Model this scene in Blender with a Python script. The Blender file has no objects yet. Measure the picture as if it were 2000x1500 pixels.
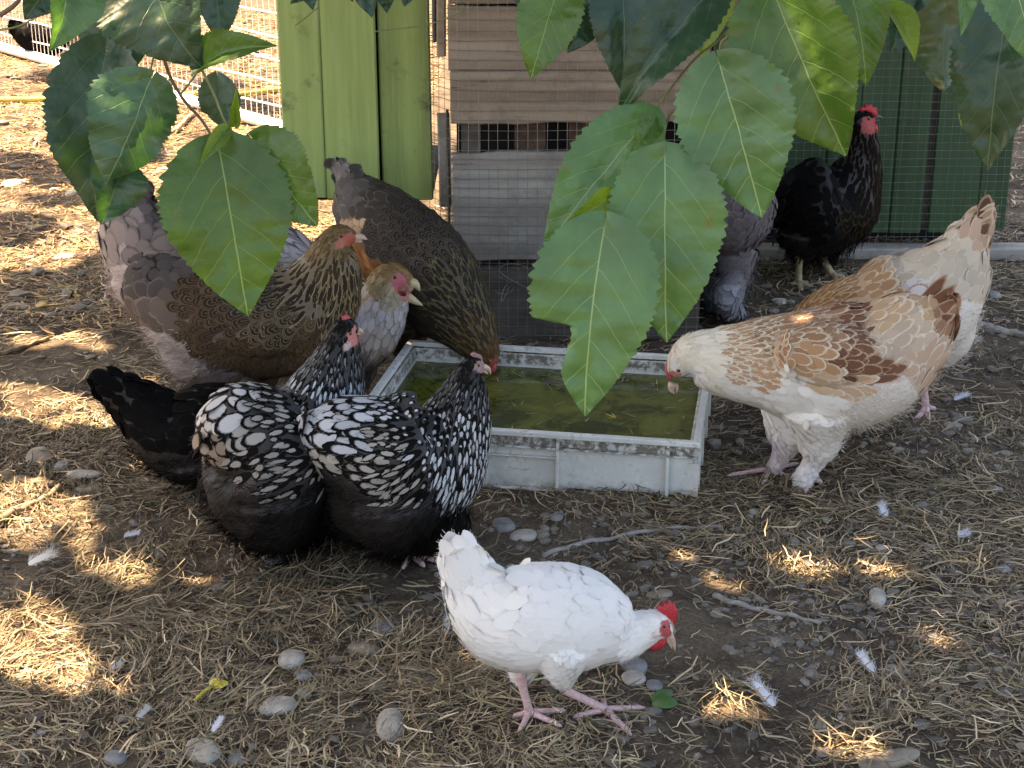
import bpy, math, random
import numpy as np
from mathutils import Vector
from mathutils.bvhtree import BVHTree
from mathutils.kdtree import KDTree

# ------------------------------------------------------------------ camera, world, sun
SC = bpy.context.scene
COL = SC.collection
F_PX, CX, CY, TILT, CAM_H = 3100.0, 1000.0, 750.0, math.radians(20.35), 1.43
cam = bpy.data.cameras.new("camera")
cam.sensor_width = 36.0
cam.lens = 36.0 * F_PX / 2000.0
cam.clip_start, cam.clip_end = 0.05, 1000.0
cam_o = bpy.data.objects.new("camera", cam)
COL.objects.link(cam_o)
cam_o.location = (0, 0, CAM_H)
cam_o.rotation_euler = (math.pi / 2 - TILT, 0, 0)
SC.camera = cam_o

SUN_EL = math.radians(58)
SUN_AZ = math.atan2(0.28, -0.96)                     # direction towards the sun, from +X counter-clockwise
SUN_DIR = np.array([math.cos(SUN_EL) * math.cos(SUN_AZ), math.cos(SUN_EL) * math.sin(SUN_AZ), math.sin(SUN_EL)])
world = bpy.data.worlds.new("World")
SC.world = world
world.use_nodes = True
wn = world.node_tree.nodes
sky = wn.new("ShaderNodeTexSky")
sky.sky_type = 'NISHITA'
sky.sun_disc = False
sky.air_density, sky.dust_density, sky.ozone_density = 1.0, 3.0, 1.0
sky.sun_elevation = SUN_EL
sky.sun_rotation = math.pi / 2 - SUN_AZ
world.node_tree.links.new(sky.outputs[0], wn["Background"].inputs[0])
wn["Background"].inputs[1].default_value = 0.085
sun = bpy.data.lights.new("sun", 'SUN')
sun.energy = 5.0
sun.angle = math.radians(0.5)
sun.color = (1.0, 0.81, 0.60)
sun_o = bpy.data.objects.new("sun", sun)
COL.objects.link(sun_o)
sun_o.rotation_euler = Vector(SUN_DIR).to_track_quat('Z', 'Y').to_euler()
SC.view_settings.view_transform = 'Standard'
SC.view_settings.look = 'None'
SC.view_settings.exposure = 2.85
SC.view_settings.use_white_balance = True
SC.view_settings.white_balance_temperature = 7900
SC.view_settings.white_balance_tint = 12
SC.view_settings.gamma = 1.0
SC.view_settings.use_curve_mapping = False
SC.cycles.max_bounces = 8
SC.cycles.diffuse_bounces = 4
SC.cycles.transparent_max_bounces = 8

# ------------------------------------------------------------------ geometry helpers
CAM = np.array([0, 0, CAM_H])
AX_R = np.array([1.0, 0, 0])
AX_F = np.array([0, math.cos(TILT), -math.sin(TILT)])
AX_U = np.array([0, math.sin(TILT), math.cos(TILT)])


def ray(px, py):
    return AX_F + AX_R * (px - CX) / F_PX + AX_U * (CY - py) / F_PX


def ground_pt(px, py, z=0.0):
    d = ray(px, py)
    return CAM + d * ((z - CAM_H) / d[2])


def at_depth(px, py, Y):
    d = ray(px, py)
    return CAM + d * (Y / d[1])


def project(P):
    q = np.asarray(P, float) - CAM
    w = q @ AX_F
    return np.stack([CX + F_PX * (q @ AX_R) / w, CY - F_PX * (q @ AX_U) / w], -1), w


def nrm(v):
    return v / (np.linalg.norm(v, axis=-1, keepdims=True) + 1e-12)


def smooth(a, b, x):
    t = np.clip((x - a) / (b - a), 0, 1)
    return t * t * (3 - 2 * t)


def mesh_np(name, V, faces, uv=None, colors=None, vecs=None, smooth_shade=True):
    """faces: list of (n,k) int arrays; uv: per-vertex (n,2); colors / vecs: dict of per-vertex arrays."""
    me = bpy.data.meshes.new(name)
    V = np.asarray(V, np.float32)
    if not isinstance(faces, list):
        faces = [faces]
    faces = [np.asarray(f, np.int32) for f in faces if len(f)]
    me.vertices.add(len(V))
    me.vertices.foreach_set("co", V.ravel())
    loops = np.concatenate([f.ravel() for f in faces])
    sizes = np.concatenate([np.full(len(f), f.shape[1], np.int32) for f in faces])
    me.loops.add(len(loops))
    me.loops.foreach_set("vertex_index", loops)
    me.polygons.add(len(sizes))
    me.polygons.foreach_set("loop_start", np.concatenate([[0], np.cumsum(sizes)[:-1]]).astype(np.int32))
    me.polygons.foreach_set("use_smooth", np.full(len(sizes), smooth_shade))
    me.update(calc_edges=True)
    if uv is not None:
        l = me.uv_layers.new(name="UVMap")
        l.data.foreach_set("uv", np.asarray(uv, np.float32)[loops].ravel())
    for k, c in (colors or {}).items():
        c = np.asarray(c, np.float32)
        if c.shape[1] == 3:
            c = np.concatenate([c, np.ones((len(c), 1), np.float32)], 1)
        me.attributes.new(k, 'FLOAT_COLOR', 'POINT').data.foreach_set("color", c.ravel())
    for k, c in (vecs or {}).items():
        me.attributes.new(k, 'FLOAT_VECTOR', 'POINT').data.foreach_set("vector", np.asarray(c, np.float32).ravel())
    return me


def link(name, me, mat=None, parent=None, **props):
    o = bpy.data.objects.new(name, me)
    COL.objects.link(o)
    if mat is not None and me is not None and not me.materials:
        me.materials.append(mat)
    if parent is not None:
        o.parent = parent
    for k, v in props.items():
        o[k] = v
    return o


def empty(name, loc, rz=0.0, **props):
    o = bpy.data.objects.new(name, None)
    COL.objects.link(o)
    o.location = tuple(loc)
    o.rotation_euler = (0, 0, rz)
    for k, v in props.items():
        o[k] = v
    return o


class Geo:
    """Collects vertices and quads/tris."""
    def __init__(self):
        self.v, self.q, self.t, self.n = [], [], [], 0

    def add(self, V, Q=None, T=None):
        V = np.asarray(V, float).reshape(-1, 3)
        if Q is not None and len(Q):
            self.q.append(np.asarray(Q, int).reshape(-1, 4) + self.n)
        if T is not None and len(T):
            self.t.append(np.asarray(T, int).reshape(-1, 3) + self.n)
        self.v.append(V)
        self.n += len(V)

    def tube(self, pts, rad, sides=8, cap=True, flat=1.0):
        pts = np.asarray(pts, float)
        n = len(pts)
        rad = np.broadcast_to(np.asarray(rad, float), (n,))
        T = nrm(np.gradient(pts, axis=0))
        ref = np.array([0, 0, 1.0]) if abs(T[:, 2]).mean() < 0.8 else np.array([0, 1.0, 0])
        A = nrm(np.cross(T, ref))
        B = np.cross(A, T)
        a = np.linspace(0, 2 * math.pi, sides, endpoint=False)
        V = pts[:, None] + rad[:, None, None] * (np.cos(a)[None, :, None] * A[:, None] + flat * np.sin(a)[None, :, None] * B[:, None])
        V = V.reshape(-1, 3)
        i = np.arange(n - 1)[:, None] * sides
        k = np.arange(sides)[None]
        k2 = (k + 1) % sides
        Q = np.stack([i + k, i + k2, i + sides + k2, i + sides + k], -1).reshape(-1, 4)
        tr = None
        if cap:
            V = np.concatenate([V, pts[:1], pts[-1:]])
            k = np.arange(sides)
            k2 = (k + 1) % sides
            tr = np.concatenate([np.stack([np.full(sides, n * sides), k2, k], -1),
                                 np.stack([np.full(sides, n * sides + 1), (n - 1) * sides + k, (n - 1) * sides + k2], -1)])
        self.add(V, Q, tr)

    def box(self, lo, hi, bev=0.0, jit=0.0, rng=None):
        lo, hi = np.array(lo, float), np.array(hi, float)
        c = np.array([[x, y, z] for x in (0, 1) for y in (0, 1) for z in (0, 1)])
        V = lo + c * (hi - lo)
        if jit and rng is not None:
            V = V + rng.uniform(-jit, jit, V.shape)
        Q = [[0, 1, 3, 2], [4, 6, 7, 5], [0, 4, 5, 1], [2, 3, 7, 6], [0, 2, 6, 4], [1, 5, 7, 3]]
        self.add(V, Q)

    def mesh(self, name, smooth_shade=True, **kw):
        fs = []
        if self.q:
            fs.append(np.concatenate(self.q))
        if self.t:
            fs.append(np.concatenate(self.t))
        return mesh_np(name, np.concatenate(self.v), fs, smooth_shade=smooth_shade, **kw)


def catmull(P, n):
    P = np.asarray(P, float)
    d = np.linalg.norm(np.diff(P[:, :2], axis=0), axis=1) ** 0.6 + 1e-6
    t = np.concatenate([[0], np.cumsum(d)])
    m = np.gradient(P, t, axis=0)
    s = np.linspace(0, t[-1], n)
    i = np.clip(np.searchsorted(t, s, side='right') - 1, 0, len(t) - 2)
    h = (t[i + 1] - t[i])[:, None]
    u = ((s - t[i])[:, None]) / h
    return ((2 * u**3 - 3 * u**2 + 1) * P[i] + (u**3 - 2 * u**2 + u) * h * m[i]
            + (-2 * u**3 + 3 * u**2) * P[i + 1] + (u**3 - u**2) * h * m[i + 1])


_h = np.random.RandomState(5).rand(256, 256)


def vnoise(x, y):
    x, y = np.asarray(x, float), np.asarray(y, float)
    xi, yi = np.floor(x).astype(int), np.floor(y).astype(int)
    u, v = x - xi, y - yi
    u, v = u * u * (3 - 2 * u), v * v * (3 - 2 * v)
    g = lambda a, b: _h[a % 256, b % 256]
    return (g(xi, yi) * (1 - u) + g(xi + 1, yi) * u) * (1 - v) + (g(xi, yi + 1) * (1 - u) + g(xi + 1, yi + 1) * u) * v


def ground_h(x, y):
    return 0.022 * (vnoise(x * 2.3 + 7, y * 2.3) - 0.5) + 0.016 * (vnoise(x * 7, y * 7 + 3) - 0.5) + 0.008 * (vnoise(x * 21, y * 21) - 0.5)


# ------------------------------------------------------------------ node helper
class NT:
    def __init__(self, name):
        self.m = bpy.data.materials.new(name)
        self.m.use_nodes = True
        self.t = self.m.node_tree
        self.b = self.t.nodes["Principled BSDF"]
        self.out = self.t.nodes["Material Output"]

    def n(self, typ, **kw):
        nd = self.t.nodes.new(typ)
        for k, v in kw.items():
            setattr(nd, k, v)
        return nd

    def put(self, sock, v):
        if isinstance(v, bpy.types.NodeSocket):
            self.t.links.new(v, sock)
        elif isinstance(v, (tuple, list)) and sock.type == 'RGBA':
            sock.default_value = tuple(v)[:3] + (1.0,)
        else:
            sock.default_value = v

    def math(self, op, a, b=0.0, c=0.0):
        nd = self.n("ShaderNodeMath", operation=op)
        self.put(nd.inputs[0], a)
        self.put(nd.inputs[1], b)
        self.put(nd.inputs[2], c)
        return nd.outputs[0]

    def mix(self, f, a, b, blend='MIX'):
        nd = self.n("ShaderNodeMix", data_type='RGBA', blend_type=blend)
        self.put(nd.inputs[0], f)
        self.put(nd.inputs[6], a)
        self.put(nd.inputs[7], b)
        return nd.outputs[2]

    def ramp(self, v, a, b, lo=0.0, hi=1.0):
        nd = self.n("ShaderNodeMapRange", interpolation_type='SMOOTHSTEP')
        self.put(nd.inputs[0], v)
        for i, x in enumerate((a, b, lo, hi)):
            nd.inputs[i + 1].default_value = x
        return nd.outputs[0]

    def coords(self, kind='Object', scale=(1, 1, 1)):
        c = self.n("ShaderNodeTexCoord").outputs[kind]
        mp = self.n("ShaderNodeMapping")
        self.put(mp.inputs[0], c)
        mp.inputs[3].default_value = scale
        return mp.outputs[0]

    def noise(self, co, scale, detail=4, rough=0.6, dist=0.0):
        nd = self.n("ShaderNodeTexNoise")
        self.put(nd.inputs["Vector"], co)
        nd.inputs["Scale"].default_value = scale
        nd.inputs["Detail"].default_value = detail
        nd.inputs["Roughness"].default_value = rough
        nd.inputs["Distortion"].default_value = dist
        return nd.outputs[0]

    def voronoi(self, co, scale, feature='F1'):
        nd = self.n("ShaderNodeTexVoronoi", feature=feature)
        self.put(nd.inputs["Vector"], co)
        nd.inputs["Scale"].default_value = scale
        return nd.outputs[0]

    def attr(self, name, out=0):
        nd = self.n("ShaderNodeAttribute", attribute_name=name)
        return nd.outputs[out]

    def sep(self, v):
        nd = self.n("ShaderNodeSeparateXYZ")
        self.put(nd.inputs[0], v)
        return nd.outputs

    def bump(self, h, strength=0.3, dist=0.01):
        nd = self.n("ShaderNodeBump")
        nd.inputs["Strength"].default_value = strength
        nd.inputs["Distance"].default_value = dist
        self.put(nd.inputs["Height"], h)
        self.put(self.b.inputs["Normal"], nd.outputs[0])
        return nd.outputs[0]

    def set(self, color=None, rough=None, **kw):
        if color is not None:
            self.put(self.b.inputs["Base Color"], color)
        if rough is not None:
            self.put(self.b.inputs["Roughness"], rough)
        for k, v in kw.items():
            self.put(self.b.inputs[k.replace("_", " ")], v)
        return self.m


def simple_mat(name, col, rough=0.6, var=0.25, scale=30, bump=0.2, **kw):
    t = NT(name)
    co = t.coords()
    nz = t.noise(co, scale)
    c2 = tuple(max(0, c * (1 - var)) for c in col)
    t.set(t.mix(t.ramp(nz, 0.35, 0.7), c2, col), rough, **kw)
    t.bump(nz, bump, 0.004)
    return t.m


# feather: centre and edge colours, lacing and bands are pigment that follows each feather's own outline
def feather_mat(name="feather", soft=.65):
    t = NT(name)
    uv = t.n("ShaderNodeUVMap", uv_map="UVMap").outputs[0]
    x, y, _ = t.sep(uv)
    v = t.math('ABSOLUTE', t.math('MULTIPLY_ADD', x, 2.0, -1.0))
    yy = t.math('MAXIMUM', t.math('MULTIPLY_ADD', y, 1.5, -0.5), 0.0)
    m = t.math('POWER', t.math('ADD', t.math('POWER', v, 2.6), t.math('POWER', yy, 2.6)), 0.385)
    lace, band, rnd = t.sep(t.attr("pat", 1))
    edge = t.math('SUBTRACT', 1.0, lace)
    nz = t.noise(t.coords(scale=(1, 1, 1)), 160, 2)
    m2 = t.math('ADD', m, t.math('MULTIPLY_ADD', nz, 0.16, -0.08))
    lo = t.math('SUBTRACT', edge, 0.07)
    f = t.math('MULTIPLY', t.math('SUBTRACT', m2, lo), 7.0)
    f.node.use_clamp = True
    # concentric pencilling
    s = t.math('SINE', t.math('MULTIPLY', m2, t.math('MULTIPLY', band, 6.283)))
    s = t.math('MULTIPLY', t.ramp(s, 0.25, 0.8), t.math('MAXIMUM', t.math('MINIMUM', band, 1.0), 0.0))
    f2 = t.math('MAXIMUM', f, s)
    su = t.math('DIVIDE', t.math('SUBTRACT', y, .68), .30)
    sv_ = t.math('DIVIDE', v, .55)
    sp = t.math('SQRT', t.math('ADD', t.math('MULTIPLY', su, su), t.math('MULTIPLY', sv_, sv_)))
    fs = t.ramp(t.math('ADD', sp, t.math('MULTIPLY_ADD', nz, .5, -.25)), .82, 1.08)
    isspot = t.math('LESS_THAN', band, -.5)
    f2 = t.math('ADD', t.math('MULTIPLY', f2, t.math('SUBTRACT', 1.0, isspot)), t.math('MULTIPLY', fs, isspot))
    col = t.mix(f2, t.attr("cc"), t.attr("ce"))
    barb = t.math('MULTIPLY_ADD', t.math('SINE', t.math('ADD', t.math('MULTIPLY', y, 70.0), t.math('MULTIPLY', v, -34.0))), 0.06, 0.94)
    val = t.math('MULTIPLY', barb, t.math('MULTIPLY_ADD', rnd, 0.34, 0.83))
    g = t.n("ShaderNodeCombineXYZ")
    for i in range(3):
        t.put(g.inputs[i], val)
    col = t.mix(1.0, col, g.outputs[0], 'MULTIPLY')
    geo = t.n("ShaderNodeNewGeometry").outputs["Normal"]
    vt = t.n("ShaderNodeVectorTransform", vector_type='NORMAL', convert_from='OBJECT', convert_to='WORLD')
    t.put(vt.inputs[0], t.attr("bn", 1))
    dt = t.n("ShaderNodeVectorMath", operation='DOT_PRODUCT')
    t.put(dt.inputs[0], geo)
    t.put(dt.inputs[1], vt.outputs[0])
    fl_ = t.n("ShaderNodeVectorMath", operation='SCALE')
    t.put(fl_.inputs[0], vt.outputs[0])
    t.put(fl_.inputs["Scale"], t.math('SIGN', dt.outputs["Value"]))
    mx = t.n("ShaderNodeMix", data_type='VECTOR')
    mx.inputs[0].default_value = soft
    t.put(mx.inputs[4], geo)
    t.put(mx.inputs[5], fl_.outputs[0])
    nn = t.n("ShaderNodeVectorMath", operation='NORMALIZE')
    t.put(nn.inputs[0], mx.outputs[1])
    t.put(t.b.inputs["Normal"], nn.outputs[0])
    t.set(col, 0.62)
    t.b.inputs["Specular IOR Level"].default_value = 0.05
    return t.m


def skin_mat():
    t = NT("hen_body_skin")
    nz = t.noise(t.coords(), 220, 3)
    t.set(t.mix(t.ramp(nz, 0.3, 0.7), t.mix(1.0, t.attr("cc"), (0.8, 0.78, 0.76), 'MULTIPLY'), t.attr("cc")), 0.6)
    t.bump(nz, 0.5, 0.003)
    return t.m


M_FEATHER = feather_mat()
M_FEATHER_SOFT = feather_mat("soft_white_feather", .90)
M_SKIN = skin_mat()
M_COMB = simple_mat("red_comb", (0.62, 0.035, 0.05), 0.42, 0.35, 260, 0.6)
M_COMB_PINK = simple_mat("pink_comb", (0.55, 0.10, 0.11), 0.45, 0.35, 260, 0.6)
M_BEAK = simple_mat("horn_beak", (0.62, 0.44, 0.35), 0.35, 0.3, 120, 0.1)
M_BEAK_DARK = simple_mat("dark_beak", (0.09, 0.07, 0.06), 0.35, 0.3, 120, 0.1)
M_EYE = NT("eye")
_x = M_EYE.math('ABSOLUTE', M_EYE.sep(M_EYE.coords())[0])
M_EYE = M_EYE.set(M_EYE.mix(M_EYE.ramp(_x, .74, .80), (.30, .11, .02), (.006, .004, .004)), .06)
M_LEG_PINK = simple_mat("pink_scaly_leg", (0.72, 0.47, 0.47), 0.5, 0.28, 160, 0.6)
M_LEG_GREY = simple_mat("grey_scaly_leg", (0.42, 0.36, 0.35), 0.5, 0.3, 160, 0.6)
M_LEG_YELLOW = simple_mat("yellowish_scaly_leg", (0.42, 0.33, 0.20), 0.5, 0.3, 160, 0.6)

U_ROW = np.array([0, .2, .45, .7, .88, 1.0])
PROF_ROUND = np.array([.45, .8, 1.0, .96, .66, .14])
PROF_SLIM = np.array([.55, .85, .95, .75, .42, .05])


def feather_cards(P, D, N, L, W, slim, lift, curl, camber=0.14):
    """Curved feather blades as one vertex array; all inputs per feather."""
    n = len(P)
    S = nrm(np.cross(D, N))
    u = U_ROW[None, :, None, None]
    v = np.array([-1.0, 0, 1.0])[None, None, :, None]
    pr = (PROF_ROUND[None] * (1 - slim[:, None]) + PROF_SLIM[None] * slim[:, None])[:, :, None, None]
    e = lambda a: a[:, None, None, None]
    X = (P[:, None, None] + D[:, None, None] * (u * e(L)) + S[:, None, None] * (v * pr * e(W) * 0.5)
         + N[:, None, None] * (e(lift) * e(L) * u - e(curl) * e(L) * u * u + camber * e(W) * (1 - v * v) * pr))
    base = np.arange(n)[:, None, None] * 18
    r = np.arange(5)[None, :, None] * 3
    c = np.arange(2)[None, None, :]
    i = base + r + c
    Q = np.stack([i, i + 1, i + 4, i + 3], -1).reshape(-1, 4)
    uv = np.stack(np.broadcast_arrays((v[..., 0] + 1) / 2, u[..., 0]), -1)
    uv = np.broadcast_to(uv, (n, 6, 3, 2)).reshape(-1, 2)
    return X.reshape(-1, 3), Q, uv


def strand_cards(P, D, N, L, W, bend):
    """Thin fluff strands: three-segment tapering ribbons."""
    n = len(P)
    S = nrm(np.cross(D, N))
    u = np.array([0, .4, .75, 1.0])[None, :, None, None]
    wv = np.array([1, .9, .6, .15])[None, :, None, None]
    v = np.array([-1.0, 1.0])[None, None, :, None]
    e = lambda a: a[:, None, None, None]
    X = P[:, None, None] + D[:, None, None] * (u * e(L)) + S[:, None, None] * (v * wv * e(W) * 0.5) + bend[:, None, None] * (u * u * e(L))
    i = np.arange(n)[:, None] * 8 + np.arange(3)[None] * 2
    Q = np.stack([i, i + 1, i + 3, i + 2], -1).reshape(-1, 4)
    uv = np.broadcast_to(np.stack(np.broadcast_arrays((v[..., 0] + 1) / 2 * 0.2 + 0.4, u[..., 0] * 0.3), -1), (n, 4, 2, 2)).reshape(-1, 2)
    return X.reshape(-1, 3), Q, uv


def Z(px, py, L, W, cc, ce=None, lace=0.2, band=0.0, lift=0.05, w=1.0, slim=0.2, fl=0, droop=0.15):
    return dict(p=(px, py), L=L, W=W, cc=cc, ce=ce or cc, lace=lace, band=band, lift=lift, w=w, slim=slim, fl=fl, droop=droop)


_eye_me = None


def eye_mesh():
    global _eye_me
    if _eye_me is None:
        g = Geo()
        a = np.linspace(-math.pi / 2, math.pi / 2, 8)
        g.tube(np.stack([np.sin(a), 0 * a, 0 * a], -1), np.maximum(np.cos(a), 0.02), 12)
        _eye_me = g.mesh("eye")
        _eye_me.materials.append(M_EYE)
    return _eye_me


def hen(label, origin, yaw, st=None, zones=(), st_m=None, lobes=(), legs=(), faces=(), eye=None, eye_r=5.0, beaks=(), comb=None,
        wattle=None, seed=1, vox=0.006, leg_mat=None, beak_mat=None, comb_mat=None, name="hen", spread=0.46, fluff_len=18, amp=1.0, feather=None, ear=None, extra=(), group=None, nolegs=None):
    """One hen. st: spine stations from tail tip to face as (px, py, apparent radius px, width/height); zones: feather kinds by place."""
    rng = np.random.RandomState(seed)
    O = np.array([origin[0], origin[1], 0.0])
    fw = np.array([math.cos(yaw), math.sin(yaw), 0])
    lat = np.array([-math.sin(yaw), math.cos(yaw), 0])
    near = 1.0 if lat @ (CAM - O) > 0 else -1.0

    def sag(px, py, off=0.0):
        d = ray(px, py)
        q = O + lat * off
        t = ((q - CAM) @ lat) / (d @ lat)
        p = CAM + d * t - O
        return np.array([p @ fw, off, p[2]]), (d * t) @ AX_F / F_PX

    def local(p):
        p = np.asarray(p) - O
        return np.array([p @ fw, p @ lat, p[2]])

    def to_world(L):
        return O + L[..., :1] * fw + L[..., 1:2] * lat + L[..., 2:3] * np.array([0, 0, 1.0])

    if st_m is None:
        S = []
        for s in st:
            p, k = sag(s[0], s[1])
            S.append((p[0], p[2], s[2] * k, s[2] * k * (s[3] if len(s) > 3 else 0.9)))
    else:
        S = st_m
    S = catmull(S, 56)
    S[:, 2:] = np.maximum(S[:, 2:], 0.003)
    PX = np.linalg.norm(to_world(np.array([[0, 0, 0.2]])) - CAM) / F_PX      # metres per photo pixel here
    g = Geo()

    def loft(S, off=0.0):
        T = nrm(np.gradient(S[:, :2], axis=0))
        Nn = np.stack([-T[:, 1], T[:, 0]], -1)
        a = np.linspace(0, 2 * math.pi, 24, endpoint=False)
        X = S[:, 0, None] + Nn[:, 0, None] * S[:, 2, None] * np.cos(a)
        Zz = S[:, 1, None] + Nn[:, 1, None] * S[:, 2, None] * np.cos(a)
        Y = S[:, 3, None] * np.sin(a) + off
        V = np.stack([X, Y, Zz], -1)
        n = len(S)
        i = np.arange(n - 1)[:, None] * 24
        k = np.arange(24)[None]
        k2 = (k + 1) % 24
        Q = np.stack([i + k, i + k2, i + 24 + k2, i + 24 + k], -1).reshape(-1, 4)
        c0 = V[0].mean(0) - np.array([T[0, 0], 0, T[0, 1]]) * S[0, 2] * .5
        c1 = V[-1].mean(0) + np.array([T[-1, 0], 0, T[-1, 1]]) * S[-1, 2] * .5
        k = np.arange(24)
        k2 = (k + 1) % 24
        tr = np.concatenate([np.stack([np.full(24, n * 24), k2, k], -1), np.stack([np.full(24, n * 24 + 1), (n - 1) * 24 + k, (n - 1) * 24 + k2], -1)])
        g.add(np.concatenate([V.reshape(-1, 3), [c0, c1]]), Q, tr)

    loft(S)
    for lb in lobes:                                   # (points, side): thighs and fluff bulges
        pts, side = lb
        L_ = []
        for (px, py, r, yo) in pts:
            p, k = sag(px, py, side * near * yo)
            L_.append((p[0], p[2], r * k, r * k))
        L_ = catmull(L_, 14)
        # round the ends
        loft(L_, side * near * pts[0][3])
    tmp = g.mesh("tmp")
    to = bpy.data.objects.new("tmp", tmp)
    COL.objects.link(to)
    md = to.modifiers.new("r", 'REMESH')
    md.mode = 'VOXEL'
    md.voxel_size = vox
    sm = to.modifiers.new("s", 'SMOOTH')
    sm.factor, sm.iterations = 0.5, 5
    dg = bpy.context.evaluated_depsgraph_get()
    me = bpy.data.meshes.new_from_object(to.evaluated_get(dg))
    bpy.data.objects.remove(to)
    bpy.data.meshes.remove(tmp)
    me.name = "body"
    nv = len(me.vertices)
    V = np.empty(nv * 3, np.float32)
    me.vertices.foreach_get("co", V)
    V = V.reshape(-1, 3).astype(float)
    me.calc_loop_triangles()
    T3 = np.empty(len(me.loop_triangles) * 3, np.int32)
    me.loop_triangles.foreach_get("vertices", T3)
    T3 = T3.reshape(-1, 3)
    bvh = BVHTree.FromPolygons([tuple(v) for v in V], [tuple(t) for t in T3])

    zp = np.array([z['p'] for z in zones], float)
    zw = np.array([z['w'] for z in zones], float)
    zpar = {k: np.array([z[k] for z in zones], float) for k in ('L', 'W', 'lace', 'band', 'lift', 'slim', 'fl', 'droop')}
    zcc = np.array([z['cc'] for z in zones])
    zce = np.array([z['ce'] for z in zones])

    def px_near(P):
        q = P.copy()
        q[:, 1] = np.abs(q[:, 1]) * near
        return project(to_world(q))[0]

    def zone_of(px, jit=0.0):
        d = np.linalg.norm(px[:, None] - zp[None], axis=2) / zw[None]
        if jit:
            d = d * rng.uniform(1 - jit, 1 + jit, d.shape)
        return d.argmin(1)

    face_px = lambda px: np.array([((px[:, 0] - f[0]) / f[2]) ** 2 + ((px[:, 1] - f[1]) / f[3]) ** 2 for f in faces]) if len(faces) else np.full((1, len(px)), 9.0)
    # body colour
    vp = px_near(V)
    zi = zone_of(vp)
    wb = np.where(zce.mean(1) < .02, .95, .45)[zi][:, None]      # black laced birds are black underneath
    bc = zcc[zi] * (1 - wb) + zce[zi] * wb
    fd = face_px(vp)
    for j, f in enumerate(faces):
        bc[fd[j] < 1.15] = f[4]
    b4 = np.concatenate([bc, np.ones((nv, 1))], 1).astype(np.float32)
    me.attributes.new("cc", 'FLOAT_COLOR', 'POINT').data.foreach_set("color", b4.ravel())
    me.polygons.foreach_set("use_smooth", np.ones(len(me.polygons), bool))
    me.materials.clear()
    me.materials.append(M_SKIN)
    root = empty(name, O, yaw, label=label, category="hen")
    if group:
        root['group'] = group
    link("body", me, None, root)

    # ---- plumage
    A, B, C_ = V[T3[:, 0]], V[T3[:, 1]], V[T3[:, 2]]
    cr = np.cross(B - A, C_ - A)
    ar = np.linalg.norm(cr, axis=1)
    cand = int(min(26000, max(3000, ar.sum() / 2 / (PX * PX) / 22)))
    idx = rng.choice(len(ar), cand, p=ar / ar.sum())
    r1, r2 = np.sqrt(rng.rand(cand)), rng.rand(cand)
    P = A[idx] * (1 - r1)[:, None] + B[idx] * (r1 * (1 - r2))[:, None] + C_[idx] * (r1 * r2)[:, None]
    N = nrm(cr[idx])
    pp = px_near(P)
    keep = (face_px(pp) > 1.0).all(0)
    P, N, pp = P[keep], N[keep], pp[keep]
    zi = zone_of(pp, 0.16)
    rad = spread * np.sqrt(zpar['L'][zi] * zpar['W'][zi]) * PX
    kd = KDTree(len(P))
    for i, p in enumerate(P):
        kd.insert(p, i)
    kd.balance()
    alive = np.ones(len(P), bool)
    for i in range(len(P)):
        if alive[i]:
            for (_, j, _) in kd.find_range(P[i], rad[i]):
                if j > i:
                    alive[j] = False
    P, N, zi = P[alive], N[alive], zi[alive]
    rad_a = rad[alive]
    # flow: along the spine towards the tail
    Sp = S[:, :2]
    d2 = ((P[:, [0, 2]][:, None] - Sp[None]) ** 2).sum(2)
    si = d2.argmin(1)
    Ts = nrm(np.gradient(Sp, axis=0))[si]
    okf = ~((si < 4) & (np.abs(N[:, 0] * Ts[:, 0] + N[:, 2] * Ts[:, 1]) > .90))
    P, N, zi, si, Ts, rad_a = P[okf], N[okf], zi[okf], si[okf], Ts[okf], rad_a[okf]
    D = -np.stack([Ts[:, 0], 0 * Ts[:, 0], Ts[:, 1]], -1)
    D[:, 2] -= zpar['droop'][zi] * (1.2 - np.abs(N[:, 2]))
    D += rng.normal(0, 0.13, D.shape)
    D = nrm(D - N * (D * N).sum(1, keepdims=True))
    n = len(P)
    L = zpar['L'][zi] * PX * rng.uniform(.74, 1.22, n)
    W = zpar['W'][zi] * PX * rng.uniform(.78, 1.18, n)
    L = L * np.where(si < 5, .68, np.where(si < 9, .85, 1.0))
    R = np.maximum(S[si, 2], 0.02)
    is_f = zpar['fl'][zi] > 0
    k = ~is_f
    for j in np.nonzero(k & (si > 6))[0]:
        h = bvh.find_nearest(Vector(P[j] + D[j] * L[j]))
        if h[3] is not None and h[3] > .16 * L[j] + .002:
            L[j] *= .45
    GV, GQ, GU, GC, GE, GP, GN, off = [], [], [], [], [], [], [], 0

    def push(X, Q, uv, cc, ce, pat, per, nv_):
        nonlocal off
        GV.append(X); GQ.append(Q + off); GU.append(uv)
        GC.append(np.repeat(cc, per, 0)); GE.append(np.repeat(ce, per, 0)); GP.append(np.repeat(pat, per, 0)); GN.append(np.repeat(nv_, per, 0))
        off += len(X)

    if k.any():
        lift = zpar['lift'][zi][k] * rng.uniform(.7, 1.4, k.sum())
        across = 1 - np.clip((D[k][:, 0] * Ts[k][:, 0] + D[k][:, 2] * Ts[k][:, 1]) ** 2, 0, 1)
        curl = np.clip(0.8 * across * L[k] / (2 * R[k]), 0, .4) + lift * 0.40
        X, Q, uv = feather_cards(P[k] - N[k] * 0.0005, D[k], N[k], L[k], W[k], zpar['slim'][zi][k], lift, curl)
        pat = np.stack([zpar['lace'][zi][k] * rng.uniform(.85, 1.15, k.sum()), zpar['band'][zi][k], (.5 + amp * (rng.rand(k.sum()) - .5))], -1)
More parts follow.
